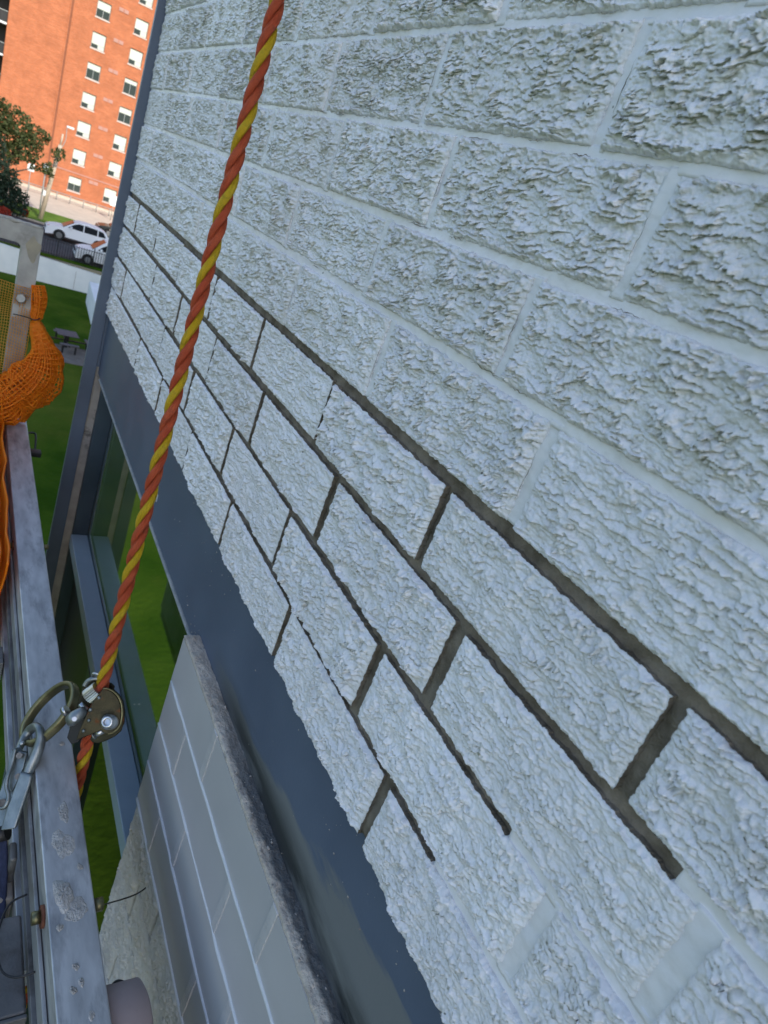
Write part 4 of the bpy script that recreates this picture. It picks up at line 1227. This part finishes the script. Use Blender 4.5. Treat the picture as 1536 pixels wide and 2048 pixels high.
for i in range(len(ys) - 1):
    for j in range(len(zs) - 1):
        yc = (ys[i] + ys[i + 1]) / 2; zc = (zs[j] + zs[j + 1]) / 2
        isw = any(abs(yc - a) < .1 for a in YC) and any(abs(zc - a) < .1 for a in ZC)
        y0_, y1_, z0_, z1_ = ys[i], ys[i + 1], zs[j], zs[j + 1]
        if not isw:
            bm.faces.new((V_(0, y0_, z0_), V_(0, y0_, z1_), V_(0, y1_, z1_), V_(0, y1_, z0_)))
        else:
            D_ = 0.22
            for a, b_ in (((y0_, z0_), (y1_, z0_)), ((y1_, z0_), (y1_, z1_)), ((y1_, z1_), (y0_, z1_)), ((y0_, z1_), (y0_, z0_))):
                bm.faces.new((V_(0, *a), V_(0, *b_), V_(D_, *b_), V_(D_, *a)))
for a, b_ in (((-26.0, 0.39), (-.77, .39)), ((-.77, .39), (-.77, 26)), ((-.77, 26), (-26, 26)), ((-26, 26), (-26, .39))):
    bm.faces.new((V_(0, *a), V_(0, *b_), V_(12, *b_), V_(12, *a)))
bm_link('facade', bm, M_brick, bl)
box('plinth', .06, 11, -26.2, -.6, 0.0, .385, M_walk, bl)
box('belt_course', -.06, -.001, -26, -6.0, 2.86, 2.97, M_vent, bl)
box('joint_strip', -.05, -.001, -5.72, -5.60, .4, 26, M_brick, bl)
box('joint_strip', -.012, -.001, -5.92, -5.722, .4, 26, noisy('joint_shade', (0.22, 0.075, 0.035), (0.26, 0.09, 0.045), 3, .9), bl)  # dark strip, the groove's shadow line put into its colour
def window_src():
    o = thing('window', None, None); o.parent = bl
    wsrc = {}
    me = {}
    def mk(name, y0_, y1_, z0_, z1_, x0_, x1_, m):
        bm = bmesh.new(); add_box(bm, x0_, x1_, y0_, y1_, z0_, z1_)
        bmesh.ops.recalc_face_normals(bm, faces=bm.faces)
        mm = bpy.data.meshes.new(name); bm.to_mesh(mm); bm.free(); mm.materials.append(m); return mm
    return mk
mk = window_src
tmp = window_src()
bpy.data.objects.remove(bpy.data.objects['window.001'] if 'window.001' in bpy.data.objects else bpy.data.objects['window'])
parts_full = lambda h: [('frame', tmp('frame', -WW / 2, WW / 2, -WH / 2, WH / 2, .15, .20, M_wframe)),
    ('blind', tmp('blind', -WW / 2 + .06, WW / 2 - .06, -WH / 2 + .06 + h, WH / 2 - .06, .135, .149, M_blind)),
    ('pane', tmp('pane', .02, WW / 2 - .06, -WH / 2 + .06, -WH / 2 + .03 + h, .140, .149, M_dglass)),
    ('pane', tmp('pane', -WW / 2 + .06, -.03, -WH / 2 + .06, -WH / 2 + .03 + h, .138, .149, M_blind if h < .45 else M_dglass)),
    ('sill', tmp('sill', -WW / 2 - .05, WW / 2 + .05, -WH / 2 - .11, -WH / 2 - .002, -.07, .14, M_sill))]
variants = [parts_full(h) for h in (0.34, 0.52, 0.44, 0.66, 0.95, 0.40, 0.80)]
rw_ = random.Random(12)
for z in ZC:
    for y in YC:
        root_me = variants[rw_.randrange(7)]
        fr = bpy.data.objects.new('window', root_me[0][1]); COL.objects.link(fr); fr.parent = bl; fr.location = (0, y, z)
        for nm, me_ in root_me[1:]:
            o = bpy.data.objects.new(nm, me_); COL.objects.link(o); o.parent = fr
    for yv in (-10.24, -20.74):
        for d_ in (-.24, .24):
            box('vent', -.05, -.001, yv + d_ - .21, yv + d_ + .21, z + .58, z + .90, M_vent, bl)
# balconies on the far left end
box('balcony_back', 2.2, 11, -.76, 9, 0.39, 26, M_iron, bl)
for k_ in range(10):
    z = 3.96 - S + 2.62 * (k_ - 4)
    if z < .5: continue
    box('balcony_slab', .1, 2.19, -.74, 9, z, z + .16, M_wallpaint, bl)
    box('balcony_rail', .12, .16, -.74, 9, z + 1.04, z + 1.10, M_wframe, bl)
    box('balcony_screen', .17, .19, -.74, 9, z + .22, z + 1.02, M_iron, bl)
def wall_sign(name, label, q, x, w, h, post=None):
    c = at_x(q[0], q[1], x)
    t = thing(name, label, 'sign', (c.x, c.y, S), 0, 'white signs in front of the brick building')
    box('board', -.02, .02, -w / 2, w / 2, c.z - S - h / 2, c.z - S + h / 2, M_wallpaint, t)
    if post: cyl('post', (.04, 0, 0.0), (.04, 0, c.z - S + h / 2), .03, M_wframe, t)
wall_sign('street_sign', 'white square sign on a post in front of the brick facade beside the tree', (62, 335), 74.0, .55, .62, True)
wall_sign('street_sign', 'white upright sign on a post at right end of the pale pavement', (228, 402), 80.0, .62, 1.0, True)
gl_ = at_x(92, 335, 71.5)
lp = thing('globe_lamp', 'slim lamp post with white globe just left of the timber pole', 'street lamp', (gl_.x, gl_.y, S + .08))
cyl('pole', (0, -.0, 0), (0, 0, gl_.z - S - .3), .05, M_wframe, lp)
bm = bmesh.new(); bmesh.ops.create_uvsphere(bm, u_segments=16, v_segments=10, radius=.27)
for v in bm.verts: v.co = Vector((v.co.x, v.co.y, v.co.z * 1.15 + gl_.z - S - .05))
bm_link('globe', bm, M_wallpaint, lp, smooth=True)
# ---- utility pole
pb = at_x(80, 441, 66.9); ptp = at_x(121, 290, 66.9); ptt = at_x(126, 268, 66.9)
up_ = thing('utility_pole', 'pale timber utility pole leaning slightly with a lamp arm', 'utility pole', (66.9, pb.y, S + .08))
off = Vector((66.9, pb.y, S + .08))
M_pole = noisy('pale_timber_pole', (0.50, 0.40, 0.29), (0.60, 0.48, 0.36), 3, .9, stretch=(6, 6, .4))
cyl('shaft', (0, 0, 0), ptp - off, .19, M_pole, up_, r1=.15)
cyl('pole_top', ptp - off + Vector((0, 0, .005)), ptt - off, .08, M_pole, up_, r1=.07)
lq = at_x(137, 254, 66.9) - off
tube('lamp_arm', smooth_path([(ptp - off) + Vector((0, -.1, -.2)), (ptp - off) + Vector((0, -.3, .5)), lq + Vector((0, .1, -.1)), lq], 4), .03, M_wframe, up_)
bm = bmesh.new(); add_box(bm, -.14, .14, -.42, .12, -.09, .07); bm_link('lamp_head', bm, M_wallpaint, up_, loc=lq, bevel=.04)
box('tag_plate', -.22, -.2, -.1, .1, 1.9, 2.3, M_wallpaint, up_)

# ---- chain link fence in front of the plinth
cf = thing('chain_link_fence', 'grey chain link fence along the foot of the brick building', 'fence', (83.0, 0, S + .085))
for i in range(22):
    y = -5.5 - i * 1.27 + 3.81
    cyl('post', (0, y, -.05), (0, y, .80), .05, M_conc, cf, n=8)
tube('top_rail', [(0, -1.6, .77), (0, -24.6, .77)], .045, M_conc, cf)
bm = bmesh.new()
for i in range(150):
    y = -1.6 - i * .153
    add_cyl(bm, (0.0, y, .02), (0, y - .75, .76), .004, n=3, caps=False)
    add_cyl(bm, (0.004, y - .75, .02), (0.004, y, .76), .004, n=3, caps=False)
o = bm_link('wire_mesh', bm, M_wframe, cf); o['kind'] = 'stuff'

# ---- trees
def leaf_cloud(name, blobs, n, size, m, parent, sd):
    rg = np.random.default_rng(sd)
    w = np.array([b[3] ** 2 for b in blobs]); w = w / w.sum()
    which = rg.choice(len(blobs), n, p=w)
    c = np.array([b[:3] for b in blobs])[which]; r_ = np.array([b[3] for b in blobs])[which]
    d = rg.normal(size=(n, 3)); d /= np.linalg.norm(d, axis=1, keepdims=True)
    rad = r_ * (0.35 + 0.65 * rg.random(n) ** .45) * (1 + .22 * np.sin(d[:, 0] * 6 + which) * np.cos(d[:, 2] * 5))
    p = c + d * rad[:, None]
    a = rg.normal(size=(n, 3)); a /= np.linalg.norm(a, axis=1, keepdims=True)
    b = np.cross(a, rg.normal(size=(n, 3))); b /= np.linalg.norm(b, axis=1, keepdims=True)
    s = size * (0.6 + .8 * rg.random(n))[:, None]
    co = np.stack([p - a * s, p + b * s * .55, p + a * s, p - b * s * .55], 1).reshape(-1, 3)
    q = np.arange(n * 4).reshape(-1, 4)
    me = np_mesh(name, co, q, [m], smooth=False)
    return link(name, me, m, parent)
def leaf_mat(name, c1, c2):
    m = noisy(name, c1, c2, .9, .7, lo=.3, hi=.7)
    nt = m.node_tree; n = nt.nodes; l = nt.links; b = n['Principled BSDF']
    tr = n.new('ShaderNodeBsdfTranslucent'); src = b.inputs['Base Color'].links[0].from_socket; l.new(src, tr.inputs[0])
    mx = n.new('ShaderNodeMixShader'); mx.inputs[0].default_value = .3
    l.new(b.outputs[0], mx.inputs[1]); l.new(tr.outputs[0], mx.inputs[2]); l.new(mx.outputs[0], n['Material Output'].inputs[0])
    return m
M_leaf = leaf_mat('olive_leaf', (0.05, 0.07, 0.018), (0.10, 0.12, 0.035))
M_leaf_d = leaf_mat('dark_needle', (0.014, 0.035, 0.018), (0.028, 0.055, 0.028))
M_bark = noisy('bark', (0.08, 0.06, 0.045), (0.13, 0.10, 0.08), 6, .95, bump=.8, bdist=.02)
M_red = leaf_mat('red_leaf', (0.35, 0.03, 0.015), (0.45, 0.06, 0.03))
tr1 = thing('broadleaf_tree', 'olive green broadleaf tree standing in front of the brick building', 'tree', (65.8, -1.6, S + .05))
tube('trunk', smooth_path([(0, .3, 0), (.05, .2, 1.5), (-.05, -.1, 3.0), (0, -.3, 4.6)], 4), [.2 - .012 * i for i in range(13)], M_bark, tr1)
for i, q in enumerate([((0, .1, 2.2), (.3, -1.6, 3.6)), ((0, -.1, 3.2), (-.4, 1.4, 5.0)), ((0, -.2, 3.9), (.5, -1.5, 5.6)), ((0, 0, 2.8), (-.9, .3, 4.6)), ((0, 0, 3.0), (.9, -.6, 4.8))]):
    tube('limb', smooth_path([q[0], (Vector(q[0]) + Vector(q[1])) / 2 + Vector((0, 0, .2)), q[1]], 4), [.09 - .007 * j for j in range(9)], M_bark, tr1)
blobs = [(0, .9, 6.4, 1.1), (.3, -.5, 6.3, 1.15), (0, -1.6, 5.9, .95), (-.3, -1.2, 5.0, 1.05), (.4, .3, 5.2, 1.3), (0, 1.6, 5.4, 1.2), (.2, -3.4, 5.3, .55), (0, -.3, 4.3, .8), (0, -1.9, 4.0, .42), (.1, -2.7, 4.1, .5), (0, -3.0, 3.8, .35), (0, .7, 7.4, .5), (0, -.2, 7.3, .35), (0, -2.4, 6.2, .35), (0, 1.8, 4.2, 1.0)]
leaf_cloud('crown', blobs, 5200, .13, M_leaf, tr1, 5)
tr2 = thing('evergreen_tree', 'dark dense evergreen tree at the left edge beside the street', 'tree', (63.5, -0.35, S))
tube('trunk', [(0, 0, 0), (0, 0, 2.5), (0, 0, 5.0)], [.16, .12, .04], M_bark, tr2)
blobs = [(0, -.2, .9, 1.6), (0, -1.0, 1.4, 1.45), (0, -1.7, 1.3, 1.1), (0, -.1, 2.5, 1.45), (0, -.8, 3.0, 1.25), (0, 0, 3.9, 1.1), (0, -.2, 4.9, .8), (0, -.1, 5.7, .45), (0, -2.3, 1.1, .8), (0, -2.4, 1.9, .5), (0, -1.5, 2.6, .8)]
leaf_cloud('crown', blobs, 5600, .12, M_leaf_d, tr2, 6)
for i, (q, lab) in enumerate((((10, 428), 'red leaved shrub at the left edge below the evergreen'), ((49, 431), 'small red leaved shrub just right of the evergreen'))):
    c = at_x(q[0], q[1], 61.9 if i == 0 else 65.7)
    sh = thing('red_shrub', lab, 'shrub', (c.x, c.y, S if i == 0 else S + .05), 0, 'red leaved shrubs by the street')
    cyl('stem', (0, 0, 0), (0, 0, .3), .03, M_bark, sh)
    leaf_cloud('foliage', [(0, 0, .45, .45), (.1, .2, .6, .3)] if i == 0 else [(0, 0, .35, .28)], 380, .07, M_red, sh, 9 + i)
# tree out on the sunny lawn whose shade shows in the window
M_leaf_l = leaf_mat('lawn_tree_leaf', (0.035, 0.07, 0.015), (0.07, 0.12, 0.03))
tr3 = thing('lawn_tree', 'green tree on the open lawn in front of the brick wall', 'tree', (9.0, 9.5, G))
tube('trunk', smooth_path([(0, 0, 0), (.1, 0, 1.6), (0, .1, 3.4), (.1, 0, 5.0)], 4), [.2 - .01 * i for i in range(13)], M_bark, tr3)
leaf_cloud('crown', [(0, 0, 5.2, 1.7), (1.1, .4, 4.6, 1.2), (-1.1, -.3, 4.7, 1.3), (.2, 1.2, 4.4, 1.1), (0, -1.1, 4.3, 1.1), (0, 0, 6.4, 1.0)], 5200, .16, M_leaf_l, tr3, 17)

# ---- cars
M_carwhite = mat('white_car_paint', (0.78, 0.79, 0.80), .5, 0, .25)
M_cardark = mat('dark_car_paint', (0.012, 0.016, 0.017), .25)
M_carglass = mat('car_glass', (0.015, 0.018, 0.022), .12, 0, .3)
M_tyre = mat('tyre_rubber', (0.014, 0.014, 0.014), .85)
M_rim = mat('alloy_rim', (0.35, 0.36, 0.37), .35, .9)
M_trimb = mat('black_trim', (0.02, 0.02, 0.022), .6)
M_lamp = mat('headlamp_glass', (0.55, 0.57, 0.58), .1)
def car(label, cat, name, loc, body, belt, cabin, wins, wheels, W, paint, wr=.34, gdark=True, screen=None):
    """profile in (y, z), nose towards +y, near side at -x"""
    t = thing(name, label, cat, loc, 0, 'vehicles parked along the street')
    def arches(pts):
        out = list(pts)
        for wy in sorted(wheels):       # bottom edge runs rear to nose
            out += [(wy + math.cos(a) * (wr + .07), max(wr + math.sin(a) * (wr + .07), .24)) for a in [math.pi * (1 - i / 10) for i in range(11)]]
        return out
    bot = arches([(body[0][0] + .02, .24)]) + [(body[-1][0] - .02, .24)]
    poly = bot + body[::-1]
    bm = bmesh.new()
    A = []; B2 = []
    for (y, z) in poly:
        tuck = .0 if z < belt - .25 else .05 * (z - belt + .25) / .25
        ny = .16 * max(0, (y - (body[-1][0] - .55)) / .55) ** 2 + .08 * max(0, ((body[0][0] + .4) - y) / .4) ** 2
        A.append(bm.verts.new((-W / 2 + tuck + ny, y, z))); B2.append(bm.verts.new((W / 2 - tuck - ny, y, z)))
    n = len(poly)
    fa = bm.faces.new(A); fb = bm.faces.new(B2[::-1])
    for i in range(n):
        j = (i + 1) % n
        bm.faces.new((A[j], A[i], B2[i], B2[j]))
    bmesh.ops.triangulate(bm, faces=[fa, fb])
    bm_link('body', bm, paint, t, bevel=.04)
    zb = min(z for y, z in cabin); zt = max(z for y, z in cabin)
    def xin(z): return W / 2 - .055 - .20 * max(0, (z - zb) / (zt - zb))
    bm = bmesh.new()
    A = [bm.verts.new((-xin(z), y, z)) for y, z in cabin]; B2 = [bm.verts.new((xin(z), y, z)) for y, z in cabin]
    n = len(cabin)
    bm.faces.new(A); bm.faces.new(B2[::-1])
    for i in range(n):
        j = (i + 1) % n
        bm.faces.new((A[j], A[i], B2[i], B2[j]))
    bm_link('cabin', bm, paint, t, bevel=.045)
    for w_ in wins:
        for s in (-1, 1):
            bm = bmesh.new()
            a = [bm.verts.new((s * (xin(z) + .008), y, z)) for y, z in w_]; b_ = [bm.verts.new((s * (xin(z) - .02), y, z)) for y, z in w_]
            bm.faces.new(a); bm.faces.new(b_[::-1])
            for i in range(len(w_)):
                j = (i + 1) % len(w_)
                bm.faces.new((a[i], a[j], b_[j], b_[i]))
            bm_link('side_window', bm, M_carglass, t)
    if screen:
        (ya, za), (yb, zb_) = screen
        d = Vector((0, za - zb_, yb - ya)).normalized() if True else 0
        nrm_ = Vector((0, -(zb_ - za), (yb - ya))).normalized()
        if nrm_.z < 0: nrm_ = -nrm_
        xs_ = [(-xin(za) + .08, ya, za), (xin(za) - .08, ya, za), (xin(zb_) - .07, yb, zb_), (-xin(zb_) + .07, yb, zb_)]
        prism('windscreen', [Vector(p) for p in xs_], nrm_ * -.02, nrm_ * .012, M_carglass, t)
    for wy in wheels:
        for s in (-1, 1):
            bm = bmesh.new(); add_cyl(bm, (s * (W / 2 - .23), wy, wr), (s * (W / 2 - .015), wy, wr), wr, n=28)
            wo = bm_link('wheel', bm, M_tyre, t, bevel=.02)
            bm = bmesh.new()
            add_cyl(bm, (s * (W / 2 - .02), wy, wr), (s * (W / 2 - .006), wy, wr), wr * .62, wr * .55, n=24)
            bm_link('rim', bm, M_rim, wo)
    ny = body[-1][0]
    for s in (-1, 1):
        bm = bmesh.new(); add_box(bm, s * (W / 2 - .32) - .17, s * (W / 2 - .32) + .17, ny - .30, ny - .10, belt - .34, belt - .18)
        bm_link('headlight', bm, M_lamp, t, bevel=.03)
        bm = bmesh.new(); add_box(bm, s * (W / 2 + .05) - .10, s * (W / 2 + .05) + .10, cabin[-1][0] - .62, cabin[-1][0] - .48, belt + .02, belt + .19)
        bm_link('mirror', bm, paint, t, bevel=.03)
    box('grille', -.45, .45, ny - .02, ny + .012, belt - .50, belt - .30, M_trimb, t, bevel=.01)
    box('lower_bumper', -.70, .70, ny - .06, ny + .02, .26, .42, M_trimb, t, bevel=.02)
    for s in (-1, 1):
        box('sill_trim', s * (W / 2 - .02) - .02, s * (W / 2 - .02) + .02, wheels[0] + .45, wheels[1] - .45, .22, .33, M_trimb, t)
        box('door_handle', s * (W / 2 - .035) - .02, s * (W / 2 - .035) + .02, 2.1, 2.3, belt - .12, belt - .09, paint, t)
    return t
# white crossover, nose to the left
body = [(0.0, .45), (.02, .95), (.10, 1.02), (1.2, 1.02), (3.15, 1.02), (3.75, .98), (4.25, .88), (4.52, .74), (4.58, .52), (4.56, .3)]
cab = [(.08, .98), (.45, 1.42), (.95, 1.58), (1.8, 1.64), (2.35, 1.60), (2.75, 1.45), (3.45, .98)]
wins = [[(2.05, 1.05), (2.05, 1.52), (2.38, 1.52), (2.68, 1.40), (3.12, 1.08)], [(1.05, 1.05), (1.05, 1.49), (1.98, 1.54), (1.98, 1.05)], [(.40, 1.08), (.62, 1.42), (.97, 1.49), (.97, 1.05)]]
car('white crossover parked on the street with its nose left, farther from the fence', 'car', 'parked_car', (60.6, -8.98, S), body, 1.02, cab, wins, [.86, 3.62], 1.84, M_carwhite, .36, screen=((2.72, 1.50), (3.42, 1.03)))
# white compact van
body = [(0.0, .40), (.02, 1.05), (.04, 1.12), (2.9, 1.10), (3.3, 1.10), (3.85, 1.02), (4.25, .88), (4.36, .70), (4.40, .48), (4.38, .28)]
cab = [(.03, 1.08), (.08, 1.70), (.22, 1.84), (2.2, 1.86), (2.55, 1.80), (3.40, 1.08)]
wins = [[(1.95, 1.14), (1.95, 1.62), (2.48, 1.62), (2.85, 1.36), (3.05, 1.14)]]
car('white compact van parked behind the iron fence, its nose left', 'van', 'parked_van', (53.75, -10.25, S), body, 1.10, cab, wins, [.80, 3.58], 1.84, M_carwhite, .34, screen=((2.58, 1.76), (3.38, 1.13)))
# dark car behind
body = [(0.0, .45), (.02, .85), (.10, .95), (1.2, .95), (3.15, .95), (3.75, .92), (4.25, .82), (4.45, .70), (4.50, .52), (4.48, .3)]
cab = [(.3, .92), (.85, 1.36), (1.8, 1.44), (2.35, 1.40), (2.75, 1.30), (3.45, .92)]
wins = [[(2.05, 1.0), (2.05, 1.34), (2.38, 1.34), (2.68, 1.22), (3.02, 1.0)], [(1.05, 1.0), (1.05, 1.30), (1.98, 1.34), (1.98, 1.0)]]
car('dark car half hidden behind the white crossover, on the driveway', 'car', 'parked_car', (68.6, -13.4, S + .08), body, .95, cab, wins, [.8, 3.55], 1.8, M_cardark, .33, screen=((2.72, 1.36), (3.42, .98)))
